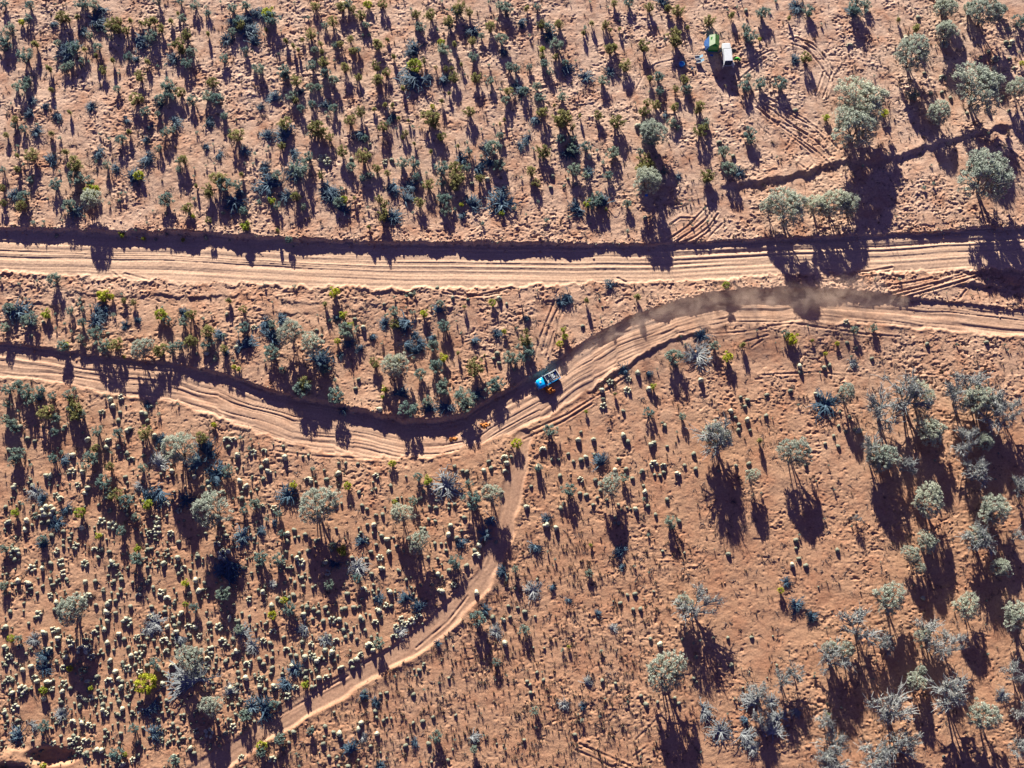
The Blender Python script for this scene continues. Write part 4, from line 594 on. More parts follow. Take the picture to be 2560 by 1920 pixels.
(640, 1440): """g 630 70 45;g 880 20 45;y 140 335 40;g 290 280 55;p 430 440 60;d 1060 200 45;g 1060 580 55;d 1300 200 60;d 1420 270 60;p 1250 480 50;p 600 560 55;d 340 800 60;y 420 940 38;g 160 1115 45;d 50 1160 90;g 945 995 30;d 900 1030 45;g 1910 370 70;d 1980 290 45;g 1200 870 18;g 200 1410 50;g 470 1345 32;y 50 1460 50;g 40 1520 50;g 1560 1385 50;g 1880 1500 38;d 1380 1430 40;p 920 1390 40;d 820 1520 70;p 2070 480 55;d 1570 580 30;d 270 930 60;d 1040 1090 40;g 2080 740 35;y 240 210 35;p 1860 1390 60;d 1070 1640 40;p 140 70 35
m 55 135 26;m 20 120 15;m 250 55 16;m 300 25 14;m 335 60 18;m 397 15 20;m 465 20 14;m 410 90 18;m 490 100 15;m 325 165 22;m 285 185 16;m 185 195 20;m 215 220 20;m 130 255 28;m 790 155 22;m 930 120 35;m 845 270 22;m 770 280 20;m 740 290 18;m 600 275 22;m 625 320 16;m 540 315 20;m 500 285 20;m 440 270 22;m 400 260 14;m 410 330 25;m 655 380 40;m 720 375 25;m 490 370 14;m 580 390 22;m 780 420 18;m 760 470 20;m 820 500 20;m 775 530 20;m 945 470 16;m 870 545 14;m 900 360 25;m 920 385 22;m 985 340 14;m 1060 300 28;m 1080 350 18;m 1030 400 30;m 1120 250 30;m 1160 140 25;m 1170 260 20;m 1605 130 28;m 1710 75 30;m 1905 145 28;m 1400 350 35;m 1340 390 40;m 1280 420 35;m 1255 370 30;m 1210 440 30;m 1190 530 35;m 980 610 45;m 1010 640 25;m 900 690 30;m 870 720 25;m 820 750 30;m 835 790 20;m 735 790 25;m 600 880 30;m 540 880 26;m 340 965 30;m 485 960 20;m 265 1040 38;m 200 1100 20;m 150 950 25;m 80 985 20;m 30 890 30;m 25 960 25;m 60 560 32;m 125 580 20;m 145 480 36;m 240 530 18;m 260 640 35;m 300 680 16;m 350 690 20;m 420 700 28;m 485 695 35;m 525 735 26;m 310 775 28;m 140 710 16;m 30 720 22;m 65 760 20;m 140 795 22;m 230 845 18;m 430 820 20;m 595 640 25;m 650 660 28;m 675 730 18;m 705 690 14;m 690 560 30;m 400 570 20;m 470 600 30;m 640 520 18;m 670 620 14;m 430 880 22;m 1450 760 16;m 1410 815 20;m 1130 1010 17;m 1360 1025 20;m 1440 1255 20;m 1530 1220 16;m 1045 1365 24;m 1293 1465 20;m 1495 1450 22;m 1100 1250 16;m 1130 1230 12;m 1168 1230 12;m 905 1270 26;m 885 1325 25;m 720 1365 28;m 670 1350 18;m 735 1410 18;m 590 1390 14;m 582 1450 20;m 600 1300 20;m 325 1350 22;m 288 1340 12;m 240 1490 18;m 285 1440 16;m 140 1590 38;m 630 1560 18;m 700 1570 18;m 990 1470 16;m 1075 1525 12;m 715 1640 15;m 800 1645 22;m 885 1590 12;m 1030 1170 20;m 1705 610 10;m 2045 360 24;m 2140 380 25;m 2150 580 28;m 2180 260 16;m 2195 355 16;m 1700 1500 10;m 1530 1565 8;m 2080 1450 10;m 1660 1590 16""",
(1280, 1440): """t 1325 835 148;w 1580 250 140;t 1480 240 80;g 200 1165 40;d 610 1120 30;g 430 640 25;y 490 610 15;g 770 650 25;g 605 1250 28;p 450 1110 45;p 180 120 70;p 1650 1170 80;p 1800 1340 100;p 1990 1370 100;p 2110 1100 100;w 2140 1010 90;w 2160 1230 70;p 2080 1490 55;d 2030 1230 40;g 110 460 45;p 870 460 40;p 640 930 45;d 350 80 35;d 490 200 30;d 730 330 30
m 218 30 14;m 997 165 16;m 1062 155 20;m 1225 135 12;m 1046 290 18;m 1110 285 20;m 1195 545 18;m 1280 590 27;m 1472 545 16;m 1740 535 12;m 2068 530 18;m 1893 770 23;m 895 930 16;m 780 905 18;m 655 900 14;m 270 900 18;m 130 910 16;m 155 940 14;m 160 1010 18;m 1112 1035 16;m 1157 1110 24;m 1257 1090 14;m 1405 1055 17;m 1440 1100 17;m 1570 885 18;m 1590 915 14;m 545 1370 18;m 1590 700 18;m 1568 580 12;m 1865 535 16;m 1995 965 10;m 1915 1070 7;m 50 275 15;m 110 310 22;m 200 350 12;m 185 620 10;m 875 220 9;m 935 235 18;m 105 440 14;m 2205 880 8;m 1680 115 9;m 2050 830 8""",
(1920, 1440): """t 1065 200 125;t 1740 270 100;t 2180 350 110;w 1400 520 120;t 1350 510 65;w 1550 600 120;w 1590 1010 160;w 570 700 140;t 680 640 80;t 540 620 60;t 1880 1220 115;t 1280 920 75;t 1330 820 40;w 1080 1130 170;w 800 450 140;w 1000 580 90;w 140 900 90;w 250 830 70;p 250 1150 50;p 90 1240 80;p 60 1360 80;w 510 1260 80;y 520 1200 28;w 560 1480 120;w 580 1610 110;w 950 1600 150;w 1130 1450 130;w 1250 1430 80;w 2170 850 90;w 2190 1170 70;w 2170 1480 70;d 240 250 60;d 380 350 50;y 110 120 30;d 160 50 40;p 30 1090 60;p 2030 1030 60
m 795 300 18;m 435 95 9;m 75 770 12;m 42 520 9;m 1518 1560 14;m 1345 190 25""",
}
# ------------------------------------------------------------------ planting, with a label for every plant that says where to look for it
rnd = random.Random(11)
LAND = [(1370,950,'the blue ute'),(1788,95,'the green tent'),(2148,285,'the big twin-crowned tree'),(2467,440,'the biggest round tree'),(2447,218,'the dark round tree'),
        (2035,515,'the roadside tree clump'),(1620,432,'the stacked shrub pair'),(616,562,'the roadside lime bush'),(257,737,'the double lime bush'),(1036,162,'the yellow-topped bush'),
        (672,35,'the lime-crowned bush'),(445,1122,'the upper dome tree'),(536,1274,'the middle dome tree'),(789,1264,'the largest dome tree'),(180,1527,'the lower-left dome tree'),
        (474,1709,'the starburst dead brush'),(1115,1212,'the bleached brush ring'),(1745,888,'the bleached brush fan'),(1800,1090,'the lacy grey tree'),(1984,1130,'the lone vase-shaped tree'),
        (1663,1681,'the round lower tree'),(1737,1511,'the ragged pale tree'),(1308,1105,'the path junction'),(1225,1410,'the path bend'),(930,1670,'the narrow path middle'),
        (1016,1060,'the shaded track bend'),(1302,757,'the leaning stump'),(176,490,'the corner roadside bush'),(0,0,'the top-left corner'),(2560,0,'the top-right corner'),(0,1920,'the bottom-left corner'),
        (2560,1920,'the bottom-right corner'),(1280,0,'the top edge middle'),(0,960,'the left edge middle'),(2560,960,'the right edge middle'),(1280,1920,'the bottom edge middle'),
        (2120,985,'the small vase tree'),(640,880,'the twin silver trees'),(300,250,'the forked clump'),(2255,1000,'the grey thicket'),(2235,1770,'the dead tree group')]
NUM = ['no', 'half', 'one', 'one-and-a-half', 'two', 'two-and-a-half', 'three', 'three-and-a-half', 'four', 'four-and-a-half', 'five', 'five-and-a-half', 'six', 'six-and-a-half', 'seven',
       'seven-and-a-half', 'eight', 'eight-and-a-half', 'nine', 'nine-and-a-half', 'ten', 'ten-and-a-half', 'eleven', 'eleven-and-a-half', 'twelve']
CAR = 61.0
_used = set()

def where(px, py, head):
    """HEAD followed by an offset in car-lengths from a landmark; the first landmark that makes the label its own"""
    cand = sorted(LAND, key=lambda l: math.hypot(px - l[0], py - l[1]))
    for lx, ly, what in cand[:12]:
        dx, dy = px - lx, py - ly
        i, j = int(round(abs(dx) / CAR * 2)), int(round(abs(dy) / CAR * 2))
        if i + j == 0 or i >= len(NUM) or j >= len(NUM): continue
        sx, sy = ('right' if dx > 0 else 'left'), ('below' if dy > 0 else 'above')
        u = lambda k: 'a car-length' if k == 1 else ('car-length' if k == 2 else 'car-lengths')
        if i == 0: t = f'{head} {NUM[j]} {u(j)} straight {sy} {what}'
        elif j == 0: t = f'{head} {NUM[i]} {u(i)} {sx} of {what}'
        else: t = f'{head} {NUM[i]} {u(i)} {sx} and {NUM[j]} {sy} {what}'
        if t not in _used and len(t.split()) <= 16:
            _used.add(t); return t
    for extra in ('low', 'dense', 'ragged', 'leaning'):
        t = where2(px, py, extra + ' ' + head, cand)
        if t: return t
    return head

def where2(px, py, head, cand):
    for lx, ly, what in cand[:20]:
        dx, dy = px - lx, py - ly
        i, j = int(round(abs(dx) / CAR * 2)), int(round(abs(dy) / CAR * 2))
        if not i or not j or i >= len(NUM) or j >= len(NUM): continue
        t = f"{head} {NUM[i]} car-lengths {'right' if dx > 0 else 'left'} and {NUM[j]} {'below' if dy > 0 else 'above'} {what}"
        if t not in _used and len(t.split()) <= 16: _used.add(t); return t
    return None

OWN = {  # plants that serve as landmarks, by the pixel they stand at
    (2149,288): 'broad grey-green tree, lower of two touching crowns above the wide road', (2151,252): 'broad grey-green tree, upper of two touching crowns above the wide road',
    (2467,440): 'biggest round grey-green tree, alone just above the right end of the wide road', (2447,220): 'big dark grey-green round tree in the upper right, above the biggest round tree',
    (1632,451): 'dense grey-green shrub, lower of two stacked just above the wide road', (616,564): 'bright lime bush on the bank lip above the wide road',
    (257,737): 'bright lime bush with two crowns just below the wide road', (1036,161): 'yellow-topped bush growing out of a big heap of blue-grey dead brush',
    (669,30): 'lime-crowned bush near the top edge beside dead brush', (446,1122): 'silver dome tree beside dead brush below the left track', (535,1274): 'pale silver dome tree, the middle of three below the left track',
    (789,1264): 'largest silver dome tree left of the narrow path', (179,1527): 'yellow-edged dome tree standing among straw mounds near the lower left corner',
    (475,1709): 'bleached dead brush spread like a starburst under a dome tree', (477,1654): 'dome tree whose foot is hidden by starburst dead brush', (365,1709): 'yellow-green dome bush left of the starburst dead brush',
    (1115,1212): 'bleached dead brush curled in a ring below the track bend', (1746,888): 'bleached dead brush fanned out below the dusty track', (1801,1090): 'lacy grey tree with bare twigs on the open red ground',
    (1789,1093): 'green half of the lacy grey tree on the open red ground', (1984,1131): 'lone vase-shaped tree with one long dark shadow on bare red ground', (1663,1682): 'round pale tree with a broad shadow running to the bottom edge',
    (1737,1512): 'ragged pale bare-twigged tree above the round lower tree', (1708,1509): 'green half of the ragged pale tree above the round lower tree', (2120,985): 'small vase-shaped tree between the log and the grey thicket',
    (728,830): 'silver tree, upper left of a pair above the left track', (775,859): 'silver tree, lower right of a pair above the left track', (178,486): 'grey-green bush above the left end of the wide road',
}

HEADS = {'b': ('olive shrub', 'shrub', 'olive shrubs with streaky shadows'), 'g': ('grey-green shrub', 'shrub', 'grey-green shrubs of the plain'), 'y': ('lime-green shrub', 'shrub', 'lime-green shrubs'),
         's': ('olive sapling', 'sapling', 'thin saplings with pole shadows'), 't': ('silver-green tree', 'tree', 'silver-green desert trees'), 'w': ('sparse grey tree', 'tree', 'sparse grey trees with pale branches'),
         'd': ('blue-grey dead brush', 'dead brush', 'fallen blue-grey dead brush'), 'p': ('bleached dead brush', 'dead brush', 'bleached dead brush'), 'm': ('straw mound', 'grass mound', 'straw-coloured grass mounds'), 'c': ('straw crescent', 'grass mound', 'straw-coloured grass mounds')}

def plant(kind, px, py, rpx, label=None):
    gx, gy = G(px, py); g0 = float(height(gx, gy)); s = px_per_m(gx, gy, g0); r = rpx / s
    r *= {'b': 1.36, 'g': 1.38, 'y': 1.3, 's': 1.25, 't': 1.14, 'w': 1.15, 'd': 1.35, 'p': 1.3, 'm': .88, 'c': .95}[kind]
    h = {'b': .78 + .72 * r, 'g': .70 + .66 * r, 'y': .60 + .58 * r, 's': .48 + 1.2 * r, 't': 1.35 + .92 * r, 'w': 1.2 + .88 * r, 'd': .30 + .26 * r, 'p': .22 + .22 * r, 'm': .20 + 1.0 * r, 'c': .24 + .6 * r}[kind]
    h *= rnd.uniform(.88, 1.15)
    x, y = G(px, py, g0 + .68 * h); y -= OFF[kind] * r * (.9 if kind in 'tw' else .8)
    z = float(height(x, y))
    tp = TPL[kind]; v = tp[rnd.randrange(len(tp))]
    free = kind in 'dpmc'
    rz = rnd.uniform(0, 6.28) if kind in 'dpm' else rnd.uniform(-.45, .45)
    sc = (r * rnd.choice((-1, 1)) * rnd.uniform(.92, 1.08), r * rnd.uniform(.92, 1.08), h)
    nm = NAMES[kind]
    if len(v) == 1:
        o = bpy.data.objects.new(nm[0], v[0]); C.objects.link(o)
    else:
        o = empty(nm[0])
        for part, me in zip(nm[1:], v):
            c = bpy.data.objects.new(part, me); C.objects.link(c); c.parent = o
    o.location = (x, y, z - .02); o.rotation_euler = (0, 0, rz); o.scale = sc
    if kind in 'mc':
        o.rotation_euler = (rnd.uniform(-.08, .08), rnd.uniform(-.08, .08), rz)
    if not label:
        size = ''
        head, cat, grp = HEADS[kind]
        if kind in 'bgy': size = 'small ' if rpx < 10 else ('large ' if rpx > 17 else '')
        elif kind in 'tw': size = 'small ' if rpx < 26 else ('large ' if rpx > 38 else '')
        elif kind in 'dp': size = 'small ' if rpx < 13 else ('large ' if rpx > 22 else '')
        elif kind == 'm': size = 'tiny ' if rpx < 4.6 else ('large ' if rpx > 7.5 else '')
        label = where(px, py, size + head)
    tag(o, label, HEADS[kind][1], HEADS[kind][2])
    return o

ENTRIES = []
for (ox, oy), txt in TILES.items():
    for e in txt.replace('\n', ';').split(';'):
        k, x, y, r = e.split(); px, py, r = ox + float(x) / 3.456, oy + float(y) / 3.456, float(r) / 3.456
        if k == 'g' and r > 24: k = 't'
        if k == 'm' and r > 8.3: k = 'c'
        ENTRIES.append((k, px, py, r))
SMALL = []
def capped(kinds, n):
    sel = sorted([e for e in ENTRIES if e[0] in kinds], key=lambda e: -e[3])
    SMALL.extend(sel[n:]); return sel[:n]
picked = capped('mc', 300) + capped('g', 300) + [e for e in ENTRIES if e[0] not in 'mcg']
for k, px, py, r in sorted(picked, key=lambda e: (e[2], e[1])):
    own = [t for (ax, ay), t in OWN.items() if math.hypot(ax - px, ay - py) < 6]
    plant(k, px, py, r, own[0] if own else None)

# ------------------------------------------------------------------ what nobody could count: small mounds, tufts and litter, each kind one object
def scatter_mesh(name, base_meshes, items, material):
    """one mesh of many transformed copies: items are (which, x, y, z, sx, sz, rz)"""
    VV, FF, k = [], [], 0
    raw = []
    for me in base_meshes:
        v = np.empty(len(me.vertices) * 3, np.float32); me.vertices.foreach_get('co', v)
        n = np.array([p.loop_total for p in me.polygons]); 
        f = np.array([list(p.vertices) if len(p.vertices) == 4 else list(p.vertices)[:3] + [p.vertices[0]] for p in me.polygons if len(p.vertices) >= 3])
        raw.append((v.reshape(-1, 3), f))
    for w, x, y, z, sx, sz, rz in items:
        v, f = raw[w]; c, s = math.cos(rz), math.sin(rz)
        q = np.stack([(v[:, 0] * c - v[:, 1] * s) * sx + x, (v[:, 0] * s + v[:, 1] * c) * sx + y, v[:, 2] * sz + z], 1)
        VV.append(q); FF.append(f + k); k += len(v)
    o = link(name, np_mesh(name, np.concatenate(VV), np.concatenate(FF)), None, material)
    return o

rs = R(5)
def on_ground(px, py):
    x, y = G(px, py); z = float(height(x, y)); x, y = G(px, py, z); return x, y, float(height(x, y))

def smalldome(seed, sp=14):
    v, f = [], []; dome(R(seed), v, f, 0, 0, 1, 1, 8, 4, sp); return np_mesh('d', np.concatenate(v), np.array(f))
doms = [smalldome(200 + i) for i in range(6)]
items = []
for k, px, py, r in SMALL:
    if k == 'g': continue
    x, y, z = on_ground(px, py); rr = r / px_per_m(x, y, z)
    items.append((rs.randint(6), x, y, z, rr, .1 + .75 * rr, rs.rand() * 6.28))
n = 0
while n < 1700:
    px, py = rs.rand() * 1400 - 30, 1010 + rs.rand() * 930
    x, y, z = on_ground(px, py)
    d, s = seg_dist(np.array([x]), np.array([y]), PATH)
    west = s[0] < 0 if False else (px < np.interp(py, [1096, 1260, 1410, 1512, 1625, 1723, 1816, 1930], [1306, 1275, 1228, 1146, 1016, 842, 683, 500]))
    p = min(1, max(.06, (py - 1060) / 480)) * min(1, max(.25, (1400 - px) / 800)) * (1 if west else .16)
    cl = float(vnoise(np.array([x / 2.6]), np.array([y / 2.6]), 4)[0])
    if rs.rand() > p * (0.04 + 1.9 * cl ** 2) or way_at(x, y) > .25: continue
    rr = .09 + .21 * rs.rand() ** 1.6
    items.append((rs.randint(6), x, y, z, rr, .10 + 1.0 * rr, rs.rand() * 6.28)); n += 1
tag(scatter_mesh('grass_mounds', doms, items, M['mound_grey']), 'small straw and grey grass mounds dotted over the red ground', 'ground cover', kind='stuff')

# leftover small shrubs and seedlings as one low scrub
tiny = [make_bush(R(300 + i), 9, 14, .16, .2, .34, .8, .3)[1] for i in range(4)]
items = []
for k, px, py, r in SMALL:
    if k != 'g': continue
    x, y, z = on_ground(px, py); rr = r / px_per_m(x, y, z); items.append((rs.randint(4), x, y, z, rr, .35 + .5 * rr, rs.rand() * 6.28))
for _ in range(1700):
    px, py = rs.rand() * 2600 - 20, rs.rand() * 1940 - 10
    x, y, z = on_ground(px, py)
    cl = float(fbm(np.array([x / 9]), np.array([y / 9]), 7, 2)[0])
    if way_at(x, y) > .2 or cl < .42: continue
    nb = (py < 560 and px < 1900) or (690 < py < 900 and px < 1200) or (px < 640 and 950 < py < 1300)
    if not nb and rs.rand() < .6: continue
    rr = (.14 + .22 * rs.rand()) * (1.0 + .7 * rs.rand() * nb); items.append((rs.randint(4), x, y, z, rr, .28 + .9 * rr, rs.rand() * 6.28))
tag(scatter_mesh('undergrowth', tiny, items, M['grey']), 'low grey-green seedlings scattered between the shrubs', 'ground cover', kind='stuff')

# dry tufts: upright blades, thick in the stubble right of the path, thin elsewhere
def tuft(seed, n):
    r_ = R(seed); V, F = [], []
    for i in range(n):
        a = r_.rand() * 6.28; b = np.array([r_.normal() * .25, r_.normal() * .25, -.1]); l = .5 + .6 * r_.rand()
        t = b + np.array([r_.normal() * .3, r_.normal() * .3, l + .1]); s = np.array([math.cos(a), math.sin(a), 0]) * .13
        V += [b - s, b + s, t + s * .2, t - s * .2]; F.append([4 * i, 4 * i + 1, 4 * i + 2, 4 * i + 3])
    return np_mesh('t', np.array(V), np.array(F))
tfs = [tuft(400 + i, 9 + 3 * i) for i in range(5)]
items = []; n = 0
while n < 5200:
    px, py = rs.rand() * 2620 - 30, rs.rand() * 1960 - 20
    x, y, z = on_ground(px, py)
    east = px > np.interp(py, [1096, 1260, 1410, 1512, 1625, 1723, 1816, 1930], [1306, 1275, 1228, 1146, 1016, 842, 683, 500])
    p = .10 + (.9 * sstep(1230, 1420, py) * sstep(1780, 1480, px) if east and py > 1150 else 0) + (.12 if py < 570 else 0)
    cl = float(vnoise(np.array([x / 3.1]), np.array([y / 3.1]), 6)[0])
    if rs.rand() > p * (.3 + cl) or way_at(x, y) > .3: continue
    s = .14 + .26 * rs.rand() ** 1.5
    items.append((rs.randint(5), x, y, z, s, s * (.9 + .5 * rs.rand()), rs.rand() * 6.28)); n += 1
tag(scatter_mesh('dry_grass', tfs, items, M['tuft']), 'dry brown grass tufts standing up from the red sand', 'grass', kind='stuff')

# litter: twigs and clods
def twig(seed):
    r_ = R(seed); mb = MB()
    for i in range(4):
        p = np.array([r_.normal() * .25, r_.normal() * .25, .03]); a = r_.rand() * 6.28; l = .5 + .7 * r_.rand()
        q = p + np.array([math.cos(a) * l, math.sin(a) * l, .05 + .25 * r_.rand()])
        mb.tube([p, (p + q) / 2 + r_.normal(size=3) * .06, q], [.05, .04, .02], 3)
    me = bpy.data.meshes.new('w'); f4 = []
    V = np.array(mb.v); F = np.array([list(q) if len(q) == 4 else [q[0], q[1], q[2], q[0]] for q in mb.f if len(q) == 4])
    return np_mesh('w', V, F)
tws = [twig(500 + i) for i in range(6)]
items = []; n = 0
while n < 6000:
    px, py = rs.rand() * 2620 - 30, rs.rand() * 1960 - 20
    x, y, z = on_ground(px, py)
    cl = float(fbm(np.array([x / 5]), np.array([y / 5]), 9, 2)[0])
    if rs.rand() > max(0, cl - .3) * 2.2 or way_at(x, y) > .35: continue
    s = .2 + .75 * rs.rand() ** 2
    items.append((rs.randint(6), x, y, z, s, s, rs.rand() * 6.28)); n += 1
tag(scatter_mesh('litter', tws, items, M['litter']), 'fallen twigs and sticks littering the sand', 'litter', kind='stuff')
items = []
for _ in range(420):
    c = (T1, N2)[rs.rand() < .25]; k = rs.randint(len(c) - 1); t = rs.rand(); x = c[k, 0] + t * (c[k + 1, 0] - c[k, 0]); y = c[k, 1] + t * (c[k + 1, 1] - c[k, 1]) + .3 - abs(rs.normal()) * .8
    s = .05 + .10 * rs.rand() ** 2; items.append((rs.randint(3), x, y, float(height(x, y)), s, s * .9, rs.rand() * 6.28))
tag(scatter_mesh('bank_rubble', [smalldome(640 + i, 0) for i in range(3)], items, M['mound']), 'pale stones and clods fallen on the faces of the banks', 'rubble', kind='stuff')
clods = [smalldome(600 + i, 0) for i in range(5)]
items = []; n = 0
while n < 4500:
    px, py = rs.rand() * 2620 - 30, rs.rand() * 1960 - 20
    if rs.rand() < .45:
        c = (T1, N2)[rs.rand() < .4]; k = rs.randint(len(c) - 1); t = rs.rand(); x = c[k, 0] + t * (c[k + 1, 0] - c[k, 0]); y = c[k, 1] + t * (c[k + 1, 1] - c[k, 1]) + rs.normal() * .9
        z = float(height(x, y))
    else:
        x, y, z = on_ground(px, py)
        if rs.rand() > max(0, float(fbm(np.array([x / 6]), np.array([y / 6]), 6, 3)[0]) - .35) * 3 or way_at(x, y) > .3: continue
    s = .05 + .16 * rs.rand() ** 2.5
    items.append((rs.randint(5), x, y, z, s, s * .8, rs.rand() * 6.28)); n += 1
tag(scatter_mesh('rubble', clods, items, M['ground']), 'clods and stones lying on the sand and along the banks', 'rubble', kind='stuff')
# ------------------------------------------------------------------ the ute, the camp, the dust
P = {}
DUST = 0.5
P['blue'] = plain('azure_paint', (0.0, 0.34, 0.80), .32, .5, .06, 2.0)
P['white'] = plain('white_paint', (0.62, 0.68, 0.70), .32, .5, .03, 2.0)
P['trim'] = plain('pale_trim', (0.46, 0.52, 0.54), .5, .3, .06)
P['black'] = plain('black_rubber', (0.02, 0.02, 0.022), .8, .2, .2)
P['orange_dust'] = plain('orange_dust_coat', (0.42, 0.17, 0.05), .95, .05, .25)
P['seat'] = plain('grey_vinyl', (0.40, 0.42, 0.42), .6, .3, .1)
P['dark'] = plain('dark_interior', (0.06, 0.075, 0.095), .7, .2, .2)
P['steel'] = plain('grey_steel', (0.42, 0.44, 0.46), .4, .5, .1, metallic=.6)
P['navy'] = plain('navy_canvas', (0.01, 0.025, 0.085), .8, .2, .15)
P['sky_canvas'] = plain('light_blue_canvas', (0.33, 0.56, 0.68), .8, .2, .08)
P['tub'] = plain('blue_plastic', (0.01, 0.13, 0.46), .4, .4, .08)
P['tub_lit'] = plain('sunlit_blue_plastic', (0.05, 0.36, 0.72), .4, .4, .08)  # lighter copy of the tub blue: sunlight put into the colour
def canvas(name, col, tr):
    m = plain(name, col, .8, .2, .10, 3.0); t = m.node_tree; b = t.nodes['Principled BSDF']
    tl = t.nodes.new('ShaderNodeBsdfTranslucent'); mx = t.nodes.new('ShaderNodeMixShader'); mx.inputs[0].default_value = tr
    t.links.new(b.inputs['Base Color'].links[0].from_socket, tl.inputs['Color'])
    t.links.new(b.outputs[0], mx.inputs[1]); t.links.new(tl.outputs[0], mx.inputs[2]); t.links.new(mx.outputs[0], t.nodes['Material Output'].inputs['Surface'])
    return m
P['green'] = canvas('green_canvas', (0.07, 0.42, 0.11), .6)
P['green_pale'] = canvas('pale_green_canvas', (0.40, 0.68, 0.25), .65)
P['cream'] = canvas('sunlit_roof_canvas', (0.55, 0.68, 0.48), .4)
P['tent_blue'] = canvas('blue_canvas', (0.10, 0.26, 0.62), .45)
P['teal'] = plain('teal_enamel', (0.04, 0.25, 0.30), .5, .4, .1)
P['flag'] = plain('bright_green_cloth', (0.06, 0.34, 0.05), .8, .2, .12)
P['wood'] = plain('timber', (0.26, 0.13, 0.06), .7, .2, .2)
g_, t_, b_ = mat('window_glass', .08, .5); b_.inputs['Base Color'].default_value = (.03, .045, .06, 1); P['glass'] = g_

def stand(px, py):
    x, y, z = on_ground(px, py); return x, y, z

def wheel(parent, x, y, r, w, tyre_mat, steer=0.0):
    e = MB(); e.disc((0, 0, 0), 'y', r, w, 20, r * .56)
    t = e.build('wheel', tyre_mat, parent); t.location = (x, y, r); t.rotation_euler = (0, 0, steer)
    m = MB(); m.disc((0, 0, 0), 'y', r * .57, w * .7, 14); m.build('rim', P['steel'], t)
    return t

# --- the open blue ute sliding through the bend (x = forward)
ux, uy, uz = stand(1370, 951)
U = empty('open_ute', (ux, uy, uz + .02), math.atan2(-.50, -.866)); U.scale = (1.04, 1.04, 1.0)
tag(U, 'open bright blue ute with no roof sliding round the track bend', 'ute')
# lower body: a tub with rounded nose
mb = MB()
out = [(2.12, -.62), (2.20, -.35), (2.22, 0), (2.20, .35), (2.12, .62), (1.95, .80), (1.5, .86), (.4, .87), (-.8, .88), (-1.9, .86), (-2.05, .80), (-2.05, -.80), (-1.9, -.86), (-.8, -.88), (.4, -.87), (1.5, -.86), (1.95, -.80)]
n = len(out)
mb.v += [(x * .985, y * .96, .38) for x, y in out] + [(x, y, .62) for x, y in out] + [(x * .985, y * .985, .92) for x, y in out] + [(x * .96, y * .93, .95) for x, y in out]
for k in range(3):
    for i in range(n): mb.f.append((k * n + i, k * n + (i + 1) % n, (k + 1) * n + (i + 1) % n, (k + 1) * n + i))
mb.f.append(tuple(reversed(range(n))))
mb.build('body', P['blue'], U)
mb = MB()   # bonnet with a raised centre
for i, (x, hw, zc, ze) in enumerate([(2.10, .60, .93, .90), (1.95, .74, 1.00, .95), (1.4, .80, 1.07, .98), (.72, .82, 1.10, 1.00)]):
    mb.v += [(x, -hw, ze), (x, -hw * .55, zc), (x, 0, zc + .02), (x, hw * .55, zc), (x, hw, ze)]
for i in range(3):
    for j in range(4): mb.f.append((i * 5 + j, i * 5 + j + 1, (i + 1) * 5 + j + 1, (i + 1) * 5 + j))
bon = mb.build('bonnet', P['blue'], U, True)
so = bon.modifiers.new('thick', 'SOLIDIFY'); so.thickness = .05
mb = MB(); mb.box(1.30, 1.62, -.30, -.02, 1.085, 1.12, .02, .02); mb.build('bonnet_scoop', P['trim'], U)
for s in (1, -1):
    mb = MB(); mb.disc((2.19, s * .50, .74), 'x', .11, .06, 14); mb.build('headlight', P['trim'], U)
mb = MB(); mb.box(2.20, 2.27, -.30, .30, .58, .78); mb.build('grille', P['black'], U)
mb = MB(); mb.box(2.22, 2.34, -.82, .82, .40, .54, .01, .02); mb.build('bumper', P['trim'], U, bevel=.02)
mb = MB(); mb.box(-2.0, .70, -.74, .74, .50, .54); mb.build('floor', P['steel'], U)
mb = MB(); mb.box(.50, .74, -.76, .76, .70, 1.04, .03, 0); mb.build('dashboard', P['dark'], U, bevel=.03)
# windscreen lying back in a white frame
ws = MB()
for y0, y1 in ((-.80, -.73), (.73, .80)): ws.tube([(.74, y0, 1.02), (.42, y0, 1.50)], .035, 6)
ws.tube([(.42, -.80, 1.50), (.42, .80, 1.50)], .035, 6); ws.tube([(.74, -.80, 1.02), (.74, .80, 1.02)], .035, 6)
wso = ws.build('windscreen_frame', P['trim'], U)
mb = MB(); mb.add([(.735, -.75, 1.03), (.735, .75, 1.03), (.425, .75, 1.49), (.425, -.75, 1.49)], [(0, 1, 2, 3)]); mb.build('windscreen', P['glass'], wso)
sw = MB()
A = [2 * math.pi * i / 14 for i in range(15)]
sw.tube([(.34 + .06 * math.sin(a), -.38 + .18 * math.cos(a), .98 + .17 * math.sin(a)) for a in A], .018, 5); sw.tube([(.34, -.38, .98), (.52, -.38, .88)], .025, 5)
sw.build('steering_wheel', P['black'], U)
for s, m_ in ((-1, 'seat'), (1, 'seat')):
    mb = MB(); y = s * .39
    mb.box(-.28, .26, y - .29, y + .29, .56, .76, .03, .03); mb.box(-.46, -.26, y - .28, y + .28, .70, 1.22, .04, .05)
    mb.build('seat', P[m_], U, bevel=.04)
mb = MB(); mb.box(-.25, .25, -.08, .08, .55, .70, .02, .02); mb.build('console', P['trim'], U)
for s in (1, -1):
    mb = MB(); mb.box(-1.98, .66, s * .83 - .055, s * .83 + .055, .93, 1.0, .01, .015); mb.build('side_rail', P['white' if s < 0 else 'blue'], U, bevel=.015)  # sunward rail is white: the sun's highlight put into its colour
